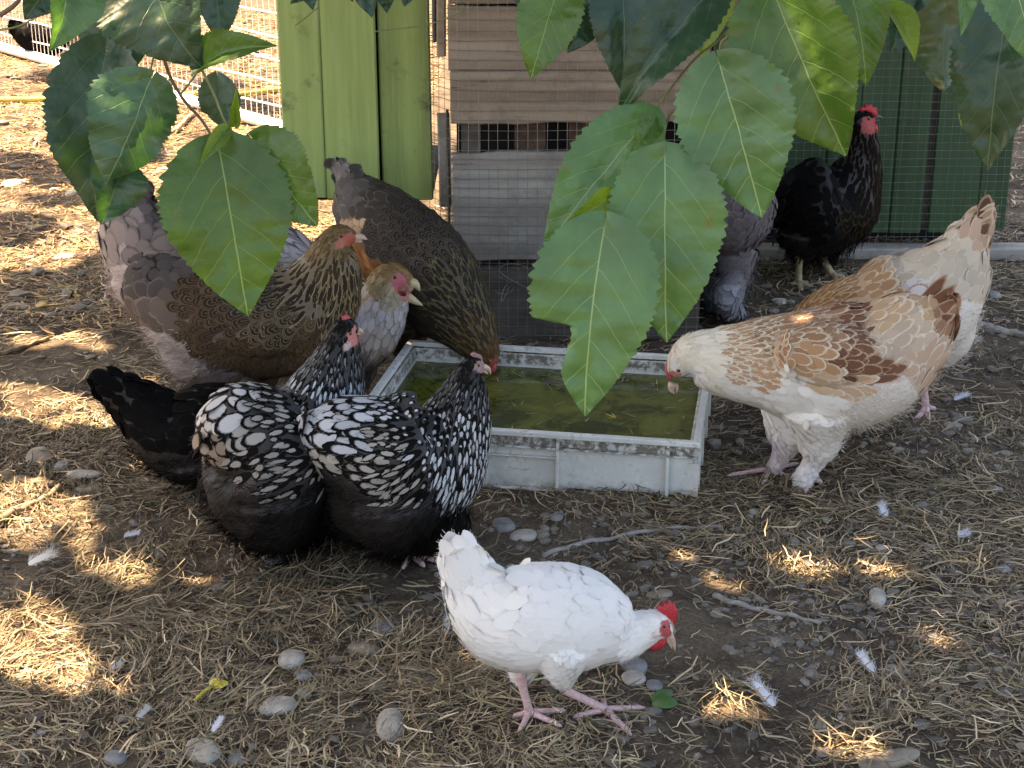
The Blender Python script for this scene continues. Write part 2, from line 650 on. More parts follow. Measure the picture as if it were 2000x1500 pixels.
        push(X, Q, uv, zcc[zi][k], zce[zi][k], pat, 18, N[k])
        # loose barbs that fray each feather's outline
        nb = 7
        kk = np.repeat(np.nonzero(k)[0], nb)
        nk = len(kk)
        ub = rng.uniform(.45, .95, nk)
        sb = rng.choice([-1.0, 1.0], nk)
        lk, ck = np.repeat(lift, nb), np.repeat(curl, nb)
        Sb = nrm(np.cross(D[kk], N[kk]))
        wdt = np.interp(ub, U_ROW, PROF_ROUND)
        inn = rng.uniform(.55, .95, nk)
        Pb = P[kk] + D[kk] * (ub * L[kk])[:, None] + Sb * (sb * wdt * W[kk] * .5 * inn)[:, None] + N[kk] * ((lk * ub - ck * ub * ub) * L[kk] + .0010)[:, None]
        Db = nrm(D[kk] + Sb * (sb * rng.uniform(.1, .8, nk))[:, None] + N[kk] * rng.normal(.03, .10, nk)[:, None])
        lb = np.minimum(L[kk] * rng.uniform(.10, .26, nk), 13 * PX)
        X, Q, uv = strand_cards(Pb, Db, N[kk], lb, PX * rng.uniform(.5, 1.2, nk), rng.normal(0, .08, (nk, 3)) + np.array([0, 0, -.06]))
        patb = np.zeros((nk, 3))
        patb[:, 2] = np.repeat(pat[:, 2], nb)
        ec = zce[zi][kk] * .75 + zcc[zi][kk] * .25
        push(X, Q, uv, ec, ec, patb, 8, N[kk])
    if is_f.any():
        m = 18
        Pf = np.repeat(P[is_f], m, 0)
        Nf = np.repeat(N[is_f], m, 0)
        Df = np.repeat(D[is_f], m, 0)
        zf = np.repeat(zi[is_f], m)
        nf = len(Pf)
        Pf = Pf + (rng.normal(0, 1, (nf, 3)) * np.repeat(rad_a[is_f], m)[:, None] * 0.55)
        Pf -= Nf * 0.003
        Df = nrm(Df + Nf * 0.28 + rng.normal(0, .3, (nf, 3)) + np.array([0, 0, -.3]))
        X, Q, uv = strand_cards(Pf, Df, nrm(Nf + rng.normal(0, .5, (nf, 3))), fluff_len * PX * rng.uniform(.5, 1.2, nf),
                                PX * rng.uniform(.7, 1.7, nf), rng.normal(0, .18, (nf, 3)) + np.array([0, 0, -.22]))
        mixv = rng.rand(nf, 1)
        c = zcc[zf] * mixv + zce[zf] * (1 - mixv)
        push(X, Q, uv, c, c, np.stack([0 * mixv[:, 0], 0 * mixv[:, 0], rng.rand(nf)], -1), 8, Nf)
    for ex in extra:                                    # single long feathers: (root px, tip px, width px, cc, ce, lace, side offset)
        a, ka = sag(ex[0], ex[1], near * ex[8])
        b, kb = sag(ex[2], ex[3], near * (ex[8] + ex[9] if len(ex) > 9 else ex[8]))
        dd = b - a
        Lx = np.linalg.norm(dd)
        X, Q, uv = feather_cards(a[None], nrm(dd)[None], np.array([[0, near, .15]]), np.array([Lx]), np.array([ex[4] * ka]), np.array([.15]), np.array([.1]), np.array([.1]), 0.06)
        push(X, Q, uv, np.array([ex[5]]), np.array([ex[6]]), np.array([[ex[7], 0, .5]]), 18, nrm(np.array([[0, near, .15]])))
    pm = mesh_np("plumage", np.concatenate(GV), np.concatenate(GQ), np.concatenate(GU),
                 dict(cc=np.concatenate(GC), ce=np.concatenate(GE)), dict(pat=np.concatenate(GP), bn=np.concatenate(GN)))
    link("plumage", pm, feather or M_FEATHER, root, kind="stuff")

    # ---- head
    def surf(px, py):
        d = ray(px, py)
        dl = np.array([d @ fw, d @ lat, d[2]])
        h = bvh.ray_cast(Vector(local(CAM)), Vector(nrm(dl)))
        return (np.array(h[0]), np.array(h[1])) if h[0] is not None else (sag(px, py, near * .01)[0], np.array([0, near, 0]))

    if eye is not None:
        p, nn = surf(*eye)
        for s in (1, -1):
            e = link("eye", eye_mesh(), None, root)
            q = p - nn * eye_r * PX * 0.45
            e.location = (q[0], q[1] * s, q[2])
            e.scale = (eye_r * PX,) * 3
            e.rotation_euler = (0, 0, math.pi / 2)
    for bk in beaks:                                     # (base, mid, tip, radius px)
        pts = [sag(*q)[0] for q in bk[:3]]
        pts = catmull(np.array(pts)[:, [0, 2, 1]], 8)[:, [0, 2, 1]]
        gb = Geo()
        gb.tube(pts, bk[3] * PX * np.array([1, .97, .9, .8, .66, .5, .3, .06]), 10)
        link("beak", gb.mesh("beak"), beak_mat or M_BEAK, root)

    def plate(poly, th, y0=0.0):
        q = np.array([sag(x, y)[0] for x, y in poly])
        q[:, 1] = y0
        c = q.mean(0)
        n_ = len(q)
        gb = Geo()
        inn = c + (q - c) * 0.72
        V_ = np.concatenate([q, inn + [0, th, 0], inn - [0, th, 0], [c + [0, th * 1.2, 0], c - [0, th * 1.2, 0]]])
        i = np.arange(n_)
        j = (i + 1) % n_
        Q_ = np.concatenate([np.stack([i, j, n_ + j, n_ + i], -1), np.stack([j, i, 2 * n_ + i, 2 * n_ + j], -1)])
        T_ = np.concatenate([np.stack([n_ + i, n_ + j, np.full(n_, 3 * n_)], -1), np.stack([2 * n_ + j, 2 * n_ + i, np.full(n_, 3 * n_ + 1)], -1)])
        gb.add(V_, Q_, T_)
        return gb

    if comb:
        link("comb", plate(comb, 4.0 * PX).mesh("comb"), comb_mat or M_COMB, root)
    if wattle:
        for s in (1, -1):
            link("wattle", plate(wattle, 3.5 * PX, s * 7 * PX).mesh("wattle"), comb_mat or M_COMB, root)
    # ---- legs
    for lg in legs:                                      # dict: hock px, foot px, toes px list, r px
        Fp = ground_pt(*lg['foot'])
        Fl = local(Fp)
        gh = ground_h(Fp[0], Fp[1])
        hk, _ = sag(lg['hock'][0], lg['hock'][1], Fl[1])
        r = lg.get('r', 8) * PX
        gl = Geo()
        ank = Fl + np.array([0, 0, gh + r * 1.1])
        up = hk + (hk - ank) * 0.25 + np.array([0, -Fl[1] * .2, 0.02])
        gl.tube(catmull(np.array([up, hk, hk * .5 + ank * .5, ank])[:, [0, 2, 1]], 9)[:, [0, 2, 1]], r * np.array([1.5, 1.4, 1.25, 1.05, .95, .9, .9, .95, 1.1]), 9)
        for tp in lg['toes']:
            t = local(ground_pt(*tp))
            t[2] = gh + r * 0.25
            mid = ank * .45 + t * .55
            mid[2] = gh + r * 0.75
            gl.tube(np.array([ank, ank * .72 + mid * .28 + [0, 0, r * .15], mid, mid * .4 + t * .6 + [0, 0, r * .12], mid * .12 + t * .88, t]), r * np.array([.85, .74, .66, .62, .4, .08]), 8)
        link("leg", gl.mesh("leg"), leg_mat or M_LEG_GREY, root)
        for q in lg.get('fluff', ()):                    # feathered shanks
            pass
    return root

# ------------------------------------------------------------------ setting: ground
def graded(lo, hi, fine, step, grow, far):
    a = list(np.arange(lo, hi + 1e-6, step))
    s = step
    x = a[-1]
    while x < far:
        s *= grow
        x += s
        a.append(x)
    s, x, pre = step, a[0], []
    while x > -far * fine:
        s *= grow
        x -= s
        pre.append(x)
    return np.array(pre[::-1] + a)


def soil_mat():
    t = NT("soil")
    co = t.coords()
    big = t.noise(co, 2.2, 5, .62)
    mid = t.noise(co, 16, 5, .7)
    fine = t.noise(co, 140, 4, .7)
    c = t.mix(t.ramp(mid, .32, .68), (0.046, 0.034, 0.025), (0.135, 0.104, 0.074))
    c = t.mix(t.ramp(big, .45, .7), c, (0.17, 0.135, 0.098))
    dust = t.math('MULTIPLY', t.ramp(t.noise(co, 5.5, 6, .75, .4), .58, .72), t.ramp(fine, .35, .65))
    c = t.mix(dust, c, (0.30, 0.27, 0.235))
    c = t.mix(t.math('MULTIPLY', t.ramp(fine, .62, .3), .6), c, (0.03, 0.023, 0.018))
    t.set(c, 0.95)
    t.b.inputs["Specular IOR Level"].default_value = 0.15
    h = t.math('ADD', t.math('MULTIPLY', mid, 1.0), t.math('MULTIPLY', fine, .55))
    t.bump(h, .9, .012)
    return t.m


xs = graded(-2.2, 2.4, 1.0, 0.022, 1.22, 250.0)
ys = graded(1.5, 7.0, 1.0, 0.022, 1.22, 250.0)
gx, gy = np.meshgrid(xs, ys)
gz = ground_h(gx, gy) * (np.abs(gx) < 14) * (np.abs(gy) < 22)
nx, ny = len(xs), len(ys)
i = (np.arange(ny - 1)[:, None] * nx + np.arange(nx - 1)[None])
ground = link("ground", mesh_np("ground", np.stack([gx, gy, gz], -1).reshape(-1, 3), np.stack([i, i + 1, i + nx + 1, i + nx], -1).reshape(-1, 4)),
              soil_mat(), kind="structure")

# ------------------------------------------------------------------ coop
def painted_wood(name, col, worn, moss=0.35):
    t = NT(name)
    co = t.coords(scale=(1, 1, 0.06))
    cl = t.coords()
    ri = t.n("ShaderNodeObjectInfo").outputs["Random"]
    off = t.n("ShaderNodeVectorMath", operation='ADD')
    t.put(off.inputs[0], co)
    cmb = t.n("ShaderNodeCombineXYZ")
    t.put(cmb.inputs[0], t.math('MULTIPLY', ri, 13.0))
    t.put(off.inputs[1], cmb.outputs[0])
    g1 = t.noise(off.outputs[0], 16, 5, .6)
    g2 = t.noise(off.outputs[0], 90, 4, .6)
    st = t.noise(cl, 7, 5, .7)
    c = t.mix(t.ramp(g1, .35, .65), tuple(x * .72 for x in col), col)
    c = t.mix(t.math('MULTIPLY', t.ramp(g2, .5, .75), .45), c, worn)
    c = t.mix(t.math('MULTIPLY', t.ramp(st, .56, .75), moss), c, (0.10, 0.10, 0.045))
    z = t.sep(cl)[2]
    t.set(c, .62)
    t.b.inputs["Specular IOR Level"].default_value = 0.3
    t.bump(t.math('ADD', g1, t.math('MULTIPLY', g2, .6)), .35, .004)
    return t.m


def raw_wood(name, ca, cb, dark, scale=1.0):
    t = NT(name)
    ri = t.n("ShaderNodeObjectInfo").outputs["Random"]
    cl = t.coords()
    off = t.n("ShaderNodeVectorMath", operation='ADD')
    t.put(off.inputs[0], t.coords(scale=(.07, 1, 1)))
    cmb = t.n("ShaderNodeCombineXYZ")
    t.put(cmb.inputs[2], t.math('MULTIPLY', ri, 17.0))
    t.put(off.inputs[1], cmb.outputs[0])
    g1 = t.noise(off.outputs[0], 30 * scale, 6, .65, .15)
    g2 = t.noise(off.outputs[0], 130 * scale, 4, .65)
    st = t.noise(cl, 6, 5, .7)
    c = t.mix(t.ramp(g1, .3, .68), ca, cb)
    c = t.mix(t.math('MULTIPLY', t.ramp(st, .45, .7), .55), c, tuple(.5 * (a + b) * .8 for a, b in zip(ca, dark)))
    c = t.mix(t.ramp(g2, .62, .76), c, dark)
    t.set(c, .85)
    t.b.inputs["Specular IOR Level"].default_value = 0.2
    t.bump(t.math('ADD', g1, t.math('MULTIPLY', g2, .8)), .4, .004)
    return t.m


M_GREEN = painted_wood("lime_green_paint", (0.34, 0.445, 0.145), (0.44, 0.51, 0.25), .9)
M_GREEN_D = painted_wood("dark_green_paint", (0.045, 0.092, 0.042), (0.055, 0.11, 0.055))
M_PLANK = raw_wood("weathered_plank", (0.225, 0.17, 0.122), (0.35, 0.28, 0.215), (0.075, 0.05, 0.033), .6)
M_PLANK_G = raw_wood("grey_plank", (0.24, 0.22, 0.195), (0.36, 0.34, 0.31), (0.08, 0.066, 0.052), .8)
M_PLANK_D = raw_wood("dark_plank", (0.09, 0.078, 0.066), (0.15, 0.132, 0.115), (0.03, 0.024, 0.02))
M_RUST = simple_mat("rusty_brown_wood", (0.09, 0.052, 0.034), .85, .5, 40, .6)
M_BLACK = simple_mat("coop_inside_shade", (0.012, 0.010, 0.008), .9, .3, 20, .1)  # near-black colour stands in for the shade inside the coop
M_WIRE = simple_mat("galvanised_wire", (0.30, 0.285, 0.26), .45, .3, 60, .1, Metallic=.6)
M_FENCE = simple_mat("white_fence_wire", (0.80, 0.78, 0.74), .45, .2, 60, .1)

rng = np.random.RandomState(11)
YL, YB, YR = 4.37, 4.22, 5.10           # left boards, plank box, right boards
coop = empty("chicken_coop", (0.5, 4.8, 0), 0, label="green wooden chicken coop with weathered planks behind wire mesh", category="coop")
CO = np.array([0.5, 4.8, 0])


def cpart(name, g, mat, **kw):
    me = g.mesh(name, smooth_shade=False) if isinstance(g, Geo) else g
    return link(name, me, mat, coop, **kw)


def bev_board(g, x0, x1, y0, y1, z0, z1, wob=0.0, rough_bottom=0.0, rough_top=0.0, seg=1, horiz=False):
    """Plank with softened front edges; ends / long edges can be ragged. Front faces -Y."""
    b = 0.004
    n = seg + 1
    if horiz:
        n = seg * 4 + 1
        s = np.linspace(x0, x1, n)
        lo = z0 + rough_bottom * (np.array([vnoise(k * 9.1 + z0 * 31, 3.3) + .18 * vnoise(k * 31 + z0 * 5, 5.3) + .10 * vnoise(k * 97, 2.3) for k in s]) - .64) * 1.6
        hi = z1 + rough_top * (np.array([vnoise(k * 7.7 + z1 * 17, 8.1) + .3 * vnoise(k * 60, 1.3) for k in s]) - .65) * 1.7
        prof = [(y1, 0, 0), (y0 + b, 0, 0), (y0, 1, 0), (y0, -1, 1), (y0 + b, 0, 1), (y1, 0, 1)]
        V = []
        for k in range(n):
            for (yy, e, top) in prof:
                zz = (hi[k] if top else lo[k]) + e * b
                V.append((s[k], yy, zz))
    else:
        s = np.linspace(z0, z1, n)
        prof = [(y1, 0, 0), (y0 + b, 0, 0), (y0, 1, 0), (y0, -1, 1), (y0 + b, 0, 1), (y1, 0, 1)]
        V = []
        for k in range(n):
            for (yy, e, top) in prof:
                xx = (x1 if top else x0) + e * b + wob * (vnoise(s[k] * 4 + x0 * 9, 1.7) - .5)
                V.append((xx, yy, s[k]))
    m = 6
    Q = []
    for k in range(n - 1):
        for j in range(m):
            j2 = (j + 1) % m
            Q.append((k * m + j, k * m + j2, (k + 1) * m + j2, (k + 1) * m + j) if horiz else (k * m + j2, k * m + j, (k + 1) * m + j, (k + 1) * m + j2))
    V = np.array(V) - CO
    e0, e1 = 0, (n - 1) * m
    T = []
    for j in range(1, m - 1):
        T.append((e0, e0 + j + 1, e0 + j) if horiz else (e0, e0 + j, e0 + j + 1))
        T.append((e1, e1 + j, e1 + j + 1) if horiz else (e1, e1 + j + 1, e1 + j))
    g.add(V, Q, T)


def xat(px, py, Y):
    return at_depth(px, py, Y)[0]


TOPZ = 1.62
# left green boards: a wide one in front, a narrower one set back behind its edge, three strips each
zb = at_depth(640, 386, YL)[2]
for (pa, pb, dy, dz, thick) in ((548, 629, 0, 0, .02), (630, 736, .002, -.003, .02), (742, 842, .03, -.012, .02)):
    g = Geo()
    bev_board(g, xat(pa, 200, YL + dy), xat(pb, 200, YL + dy), YL + dy, YL + dy + thick, zb + dz, TOPZ, .004, seg=6)
    cpart("green_board", g, M_GREEN)
g = Geo()
g.box(np.array([xat(556, 380, YL) + .012, YL + .056, zb + .025]) - CO, np.array([xat(842, 380, YL) - .004, YL + .066, TOPZ]) - CO)
cpart("shade_panel", g, M_BLACK)  # added black sheet, paints the shade in the gap between the boards
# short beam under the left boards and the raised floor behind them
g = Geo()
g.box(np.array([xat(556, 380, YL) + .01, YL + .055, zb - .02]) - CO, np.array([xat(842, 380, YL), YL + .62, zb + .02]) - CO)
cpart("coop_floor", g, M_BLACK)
# side wall at the far left end (its edge only shows from a step to the side)
for kk in range(3):
    g = Geo()
    g.box(np.array([xat(548, 200, YL) + .001, YL + .03 + kk * .21, zb]) - CO, np.array([xat(548, 200, YL) + .02, YL + .232 + kk * .21, TOPZ]) - CO)
    cpart("green_board", g, M_GREEN)

# plank box
bx0, bx1 = xat(882, 300, YB), xat(1368, 560, YB)
zat = lambda py: at_depth(1000, py, YB)[2]
rows = [(-90, 7, M_PLANK, .003, .003), (12, 139, M_PLANK, .001, .004), (140, 240, M_PLANK, .010, .001), (299, 510, M_PLANK_G, .004, .006), (524, 676, M_PLANK_D, .004, .010)]
for kk, (pt, pb, m, rb, rt) in enumerate(rows):
    g = Geo()
    z1, z0 = zat(pt), zat(pb)
    if kk == 0:
        z1 = TOPZ
    bev_board(g, bx0 + rng.uniform(-.006, .006), bx1, YB + .004 * (kk % 2), YB + .026, max(z0, -.01), z1, 0, rb, rt, 26, True)
    cpart("plank", g, m)
# things seen in the gaps: upright battens, plus a black sheet added as the shade behind
for (pa, pb, m) in ((900, 938, M_PLANK_D), (1005, 1066, M_RUST), (1112, 1180, M_RUST), (1240, 1300, M_PLANK_D)):
    g = Geo()
    g.box(np.array([xat(pa, 280, YB), YB + .045, 0]) - CO, np.array([xat(pb, 280, YB), YB + .075, TOPZ]) - CO)
    cpart("batten", g, m)
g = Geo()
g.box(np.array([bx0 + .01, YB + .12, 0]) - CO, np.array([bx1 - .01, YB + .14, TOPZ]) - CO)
cpart("shade_panel", g, M_BLACK)
# right end of the box and the corner post on its left
for kk in range(5):
    g = Geo()
    g.box(np.array([bx1 - .022, YB + .03 + kk * .17, -.01]) - CO, np.array([bx1 - .002, YB + .194 + kk * .17, TOPZ]) - CO)
    cpart("green_board", g, M_GREEN_D)
g = Geo()
bev_board(g, xat(853, 60, YB + .03), xat(871, 60, YB + .03), YB + .03, YB + .06, zat(114), TOPZ, .006, seg=5)
cpart("post", g, M_PLANK)
g = Geo()
bev_board(g, xat(845, 60, YB + .065), xat(853, 60, YB + .065), YB + .065, YB + .09, zat(90), TOPZ, .006, seg=5)
cpart("post", g, M_PLANK_D)
g = Geo()
bev_board(g, xat(874, 420, YB + .03), xat(879.5, 420, YB + .03), YB + .03, YB + .05, 0.0, zat(220), .003, seg=5)
cpart("post", g, M_PLANK_D)
g = Geo()
bev_board(g, xat(857, 300, YB + .09), xat(881, 300, YB + .09), YB + .09, YB + .11, zat(420), zat(235), .01, seg=5)
cpart("post", g, M_PLANK_G)

# right green boards
zr = at_depth(1700, 452, YR)[2]
edges = [1380, 1452, 1527, 1606, 1664, 1737, 1800, 1812, 1905, 1963]
for a, b in zip(edges[:-1], edges[1:]):
    if (a, b) == (1800, 1812):
        continue
    g = Geo()
    dy = rng.uniform(-.004, .004)
    bev_board(g, xat(a, 440, YR) + .001, xat(b, 440, YR) - .001, YR + dy, YR + .022, zr + rng.uniform(-.006, .006), TOPZ, .003, seg=5)
    cpart("green_board", g, M_GREEN_D)
g = Geo()
g.box(np.array([xat(1790, 440, YR), YR + .035, zr]) - CO, np.array([xat(1830, 440, YR), YR + .05, TOPZ]) - CO)
cpart("batten", g, M_PLANK_D)
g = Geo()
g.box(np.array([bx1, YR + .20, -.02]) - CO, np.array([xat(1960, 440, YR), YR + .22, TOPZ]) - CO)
cpart("shade_panel", g, M_BLACK)  # black sheet added behind the right boards to paint their gaps as shade
g = Geo()
bev_board(g, xat(1300, 500, YR - .05), xat(2120, 500, YR - .05), YR - .05, YR + .03, -.01, at_depth(1900, 487, YR - .05)[2], 0, .001, .002, 8, True)
cpart("ground_plank", g, M_PLANK_G)
# low kerb board that closes the foot of the planks
# wire mesh
def wire_sheet(xfun, u0, u1, z0, z1, cell, r=0.00075, rng=None, wob=.0016):
    g = Geo()
    nu = int((u1 - u0) / cell)
    for k in range(nu + 1):
        u = u0 + k * cell
        zz = np.linspace(z0, z1, 16)
        p = np.array([xfun(u + wob * (vnoise(z * 6, u * 40) - .5) * 3, z) for z in zz])
        g.tube(p - CO, r, 4, False)
    nz = int((z1 - z0) / cell)
    for k in range(nz + 1):
        z = z0 + k * cell
        uu = np.linspace(u0, u1, max(8, int((u1 - u0) / .03)))
        p = np.array([xfun(u, z + wob * (vnoise(u * 6 + 3, z * 40) - .5) * 3) for u in uu])
        g.tube(p - CO, r, 4, False)
    return g


XL = bx0 + .005


def front_wire(u, z):
    # u < 0 curls round the corner towards the left boards
    wave = .006 * (vnoise(u * 5, z * 4) - .5)
    if u >= 0:
        return (XL + u, YB - .014 + wave, z)
    a = -u
    return (XL - a * .62 - .0, YB - .014 + min(.15, a * 1.05 + .0 * z) + wave, z)


cpart("wire_mesh", wire_sheet(front_wire, -.115, bx1 - XL + .01, 0.015, TOPZ, .0262), M_WIRE, kind="stuff")
cpart("wire_mesh", wire_sheet(lambda u, z: (bx1 + .03 + u, YR - .022 + .004 * (vnoise(u * 5, z * 5) - .5), z), 0, xat(1990, 440, YR) - bx1 - .03, .012, TOPZ, .0262, r=.0005), M_WIRE, kind="stuff")
# loose tangle of wire at the foot of the planks
g = Geo()
for k in range(26):
    x = xat(rng.uniform(965, 1290), 640, YB)
    a = rng.uniform(0, 6.28)
    n = 14
    s = np.linspace(0, 1, n)
    rr = rng.uniform(.02, .05)
    p = np.stack([x + rr * np.cos(a + s * rng.uniform(2, 6)), YB - .03 + .015 * np.sin(s * 7 + a), .05 + rng.uniform(0, .13) + rr * np.sin(a + s * rng.uniform(2, 6))], -1)
    g.tube(p - CO, .0008, 4, False)
cpart("loose_wire", g, M_WIRE, kind="stuff")

# ------------------------------------------------------------------ fence at the back left, hose
fa, fb = ground_pt(-200, 43), ground_pt(700, 303)
fdir = nrm(fb - fa)
flen = np.linalg.norm(fb - fa)
fence = empty("wire_fence", fa, 0, label="white welded wire fence with a thick white bottom rail behind the coop", category="fence")
g = Geo()
s = np.linspace(0, 1, 20)
g.tube(np.stack([fdir[0] * flen * s, fdir[1] * flen * s, .03 + 0 * s], -1), .028, 12)
link("bottom_rail", g.mesh("bottom_rail"), M_FENCE, fence)
g = Geo()
for k in range(14):
    z = .115 + k * .105
    g.tube(np.stack([fdir[0] * flen * s, fdir[1] * flen * s, z + .006 * np.sin(s * 30 + k)], -1), .0045, 6)
nvw = int(flen / .05)
for k in range(nvw):
    q = fdir * (k * .05)
    g.tube(np.array([[q[0], q[1], .03], [q[0] + .003, q[1], .5], [q[0], q[1], 1.7]]), .0019, 5, False)
link("wire_panel", g.mesh("wire_panel"), M_FENCE, fence, kind="stuff")
for k in (0.0, 1.0):
    g = Geo()
    q = fdir * flen * k
    g.tube(np.array([[q[0], q[1], 0], [q[0], q[1], .6], [q[0], q[1], 1.25]]), .025, 10)
    link("post", g.mesh("post"), M_FENCE, fence)

M_HOSE = simple_mat("yellow_hose", (0.62, 0.50, 0.10), .5, .15, 20, .1)
hp = [ground_pt(x, y) for x, y in ((-300, 206), (-100, 203), (0, 201), (90, 200), (240, 193), (380, 190), (460, 191), (540, 182), (640, 172), (760, 170))]
hp = catmull(np.array(hp), 60)
hp[:, 2] = .016
g = Geo()
g.tube(hp, .0145, 8)
link("garden_hose", g.mesh("garden_hose"), M_HOSE, label="yellow garden hose lying across the ground near the wire fence", category="hose")

# ------------------------------------------------------------------ water crate
def crate_mat():
    t = NT("grey_white_crate_plastic")
    co = t.coords()
    n1 = t.noise(co, 9, 6, .7)
    n2 = t.noise(co, 60, 5, .75)
    n3 = t.noise(co, 170, 2, .6)
    c = t.mix(t.ramp(n1, .35, .7), (0.55, 0.56, 0.54), (0.70, 0.70, 0.67))
    dirt = t.math('MULTIPLY', t.ramp(n2, .50, .66), t.ramp(n1, .42, .62))
    c = t.mix(t.math('MULTIPLY', dirt, .75), c, (0.20, 0.17, 0.12))
    zc = t.sep(co)[2]
    band = t.math('MULTIPLY', t.ramp(zc, .095, .104), t.ramp(zc, .130, .122))
    c = t.mix(t.math('MULTIPLY', t.math('MULTIPLY', band, t.ramp(n2, .40, .56)), .85), c, (0.11, 0.085, 0.055))
    low = t.math('MULTIPLY', t.ramp(zc, .035, .0), t.ramp(n2, .35, .6))
    c = t.mix(t.math('MULTIPLY', low, .6), c, (0.16, 0.13, 0.09))
    c = t.mix(t.math('MULTIPLY', t.ramp(n3, .69, .75), .7), c, (0.08, 0.065, 0.045))
    t.set(c, .5)
    t.b.inputs["Specular IOR Level"].default_value = 0.35
    t.bump(n2, .15, .002)
    return t.m


M_CRATE = crate_mat()
RIM = 0.14
fr = ground_pt(1369, 866, RIM)
fl = ground_pt(683, 822, RIM)
bl = ground_pt(785, 662, RIM)
fr[2] = fl[2] = bl[2] = 0
ex = nrm(fr - fl)
CW = np.linalg.norm(fr - fl)
ey = np.array([-ex[1], ex[0], 0])
CD = abs((bl - fl) @ ey)
c_yaw = math.atan2(ex[1], ex[0])
crate = empty("water_crate", fl, c_yaw, label="low grey white plastic crate holding green water", category="crate")


def crate_part(name, boxes, mat=M_CRATE, **kw):
    g = Geo()
    for lo, hi in boxes:
        g.box(lo, hi)
    o = link(name, g.mesh(name, smooth_shade=False), mat, crate, **kw)
    b = o.modifiers.new("b", 'BEVEL')
    b.width, b.segments, b.limit_method = .002, 2, 'ANGLE'
    return o


T_ = .008
ins = .017
crate_part("side_wall", [((ins, ins, .0), (CW - ins, ins + T_, RIM - .014))])
crate_part("side_wall", [((ins, CD - ins - T_, .0), (CW - ins, CD - ins, RIM - .014))])
crate_part("side_wall", [((ins, ins + T_, .0), (ins + T_, CD - ins - T_, RIM - .014))])
crate_part("side_wall", [((CW - ins - T_, ins + T_, .0), (CW - ins, CD - ins - T_, RIM - .014))])
crate_part("crate_floor", [((ins + T_, ins + T_, .006), (CW - ins - T_, CD - ins - T_, .014))])
rw = .017
crate_part("rim", [((0, 0, RIM - .012), (CW, rw, RIM)), ((0, CD - rw, RIM - .012), (CW, CD, RIM)),
                   ((0, rw, RIM - .012), (rw, CD - rw, RIM)), ((CW - rw, rw, RIM - .012), (CW, CD - rw, RIM))])
for kx in (.045, .395, .60, .91):
    crate_part("rib", [((CW * kx - .0035, .001, .004), (CW * kx + .0035, ins, RIM - .012))])
crate_part("rib", [((.004, .0035, RIM - .040), (CW - .004, ins, RIM - .036))])
crate_part("rib", [((CW * .395 + .003, .006, .078), (CW * .60 - .003, ins, .081))])
crate_part("rib", [((.004, .002, .001), (CW - .004, ins, .006))])
for ky in (.1, .35, .65, .9):
    crate_part("rib", [((CW - ins, CD * ky - .002, .004), (CW - .001, CD * ky + .002, RIM - .012))])
    crate_part("rib", [((.001, CD * ky - .002, .004), (ins, CD * ky + .002, RIM - .012))])
g = Geo()
g.add([[CW - .002, .003, .0], [CW - .05, ins, .0], [CW - .028, ins, .085], [CW - .002, .003, .09], [CW - .004, ins, .0], [CW - .004, ins, .09]], None,
      [[0, 2, 1], [0, 3, 2], [0, 4, 5], [0, 5, 3]])
link("corner_gusset", g.mesh("corner_gusset", smooth_shade=False), M_CRATE, crate)


def water_mat():
    t = NT("murky_green_water")
    co = t.coords()
    n1 = t.noise(co, 9, 6, .7, .6)
    n2 = t.noise(co, 46, 4, .7, 1.2)
    c = t.mix(t.ramp(n1, .36, .64), (0.035, 0.042, 0.008), (0.135, 0.145, 0.026))
    c = t.mix(t.math('MULTIPLY', t.ramp(n2, .60, .72), .6), c, (0.012, 0.012, 0.006))
    t.set(c, .06)
    t.b.inputs["IOR"].default_value = 1.33
    wv = t.noise(co, 26, 2, .5)
    t.bump(wv, .08, .01)
    return t.m


g = Geo()
wx = np.linspace(ins + T_ - .001, CW - ins - T_ + .001, 24)
wy = np.linspace(ins + T_ - .001, CD - ins - T_ + .001, 18)
X_, Y_ = np.meshgrid(wx, wy)
i = (np.arange(17)[:, None] * 24 + np.arange(23)[None])
g.add(np.stack([X_, Y_, 0 * X_ + .092], -1).reshape(-1, 3), np.stack([i, i + 1, i + 25, i + 24], -1).reshape(-1, 4))
wo = link("water", g.mesh("water"), water_mat(), kind="stuff", label="murky green water filling the low crate")
wo.location, wo.rotation_euler = crate.location, crate.rotation_euler

def floating():
    r = np.random.RandomState(8)
    V, Q = [], []
    for k in range(150):
        x, y = r.uniform(.04, CW - .04), r.uniform(.04, CD - .04) if r.rand() < .6 else CD - .03 - r.exponential(.05)
        y = min(max(y, .03), CD - .03)
        a, L, W = r.uniform(0, 3.14), r.uniform(.004, .022), r.uniform(.0008, .0025)
        d, n_ = np.array([math.cos(a), math.sin(a), 0]), np.array([-math.sin(a), math.cos(a), 0])
        c = np.array([x, y, .0935])
        V += [c - d * L - n_ * W, c + d * L - n_ * W * .4, c + d * L + n_ * W * .4, c - d * L + n_ * W]
        Q.append([4 * k, 4 * k + 1, 4 * k + 2, 4 * k + 3])
    cc = np.repeat(np.array([[.22, .20, .10], [.10, .09, .04], [.30, .27, .17]])[r.randint(0, 3, 150)], 4, 0)
    return mesh_np("floating_bits", np.array(V), np.array(Q), None, dict(cc=cc))


M_BITS = NT("floating_bits")
M_BITS = M_BITS.set(M_BITS.attr("cc"), .6)
fo = link("floating_bits", floating(), M_BITS, kind="stuff", label="bits of straw floating on the green water")
fo.location, fo.rotation_euler = crate.location, crate.rotation_euler

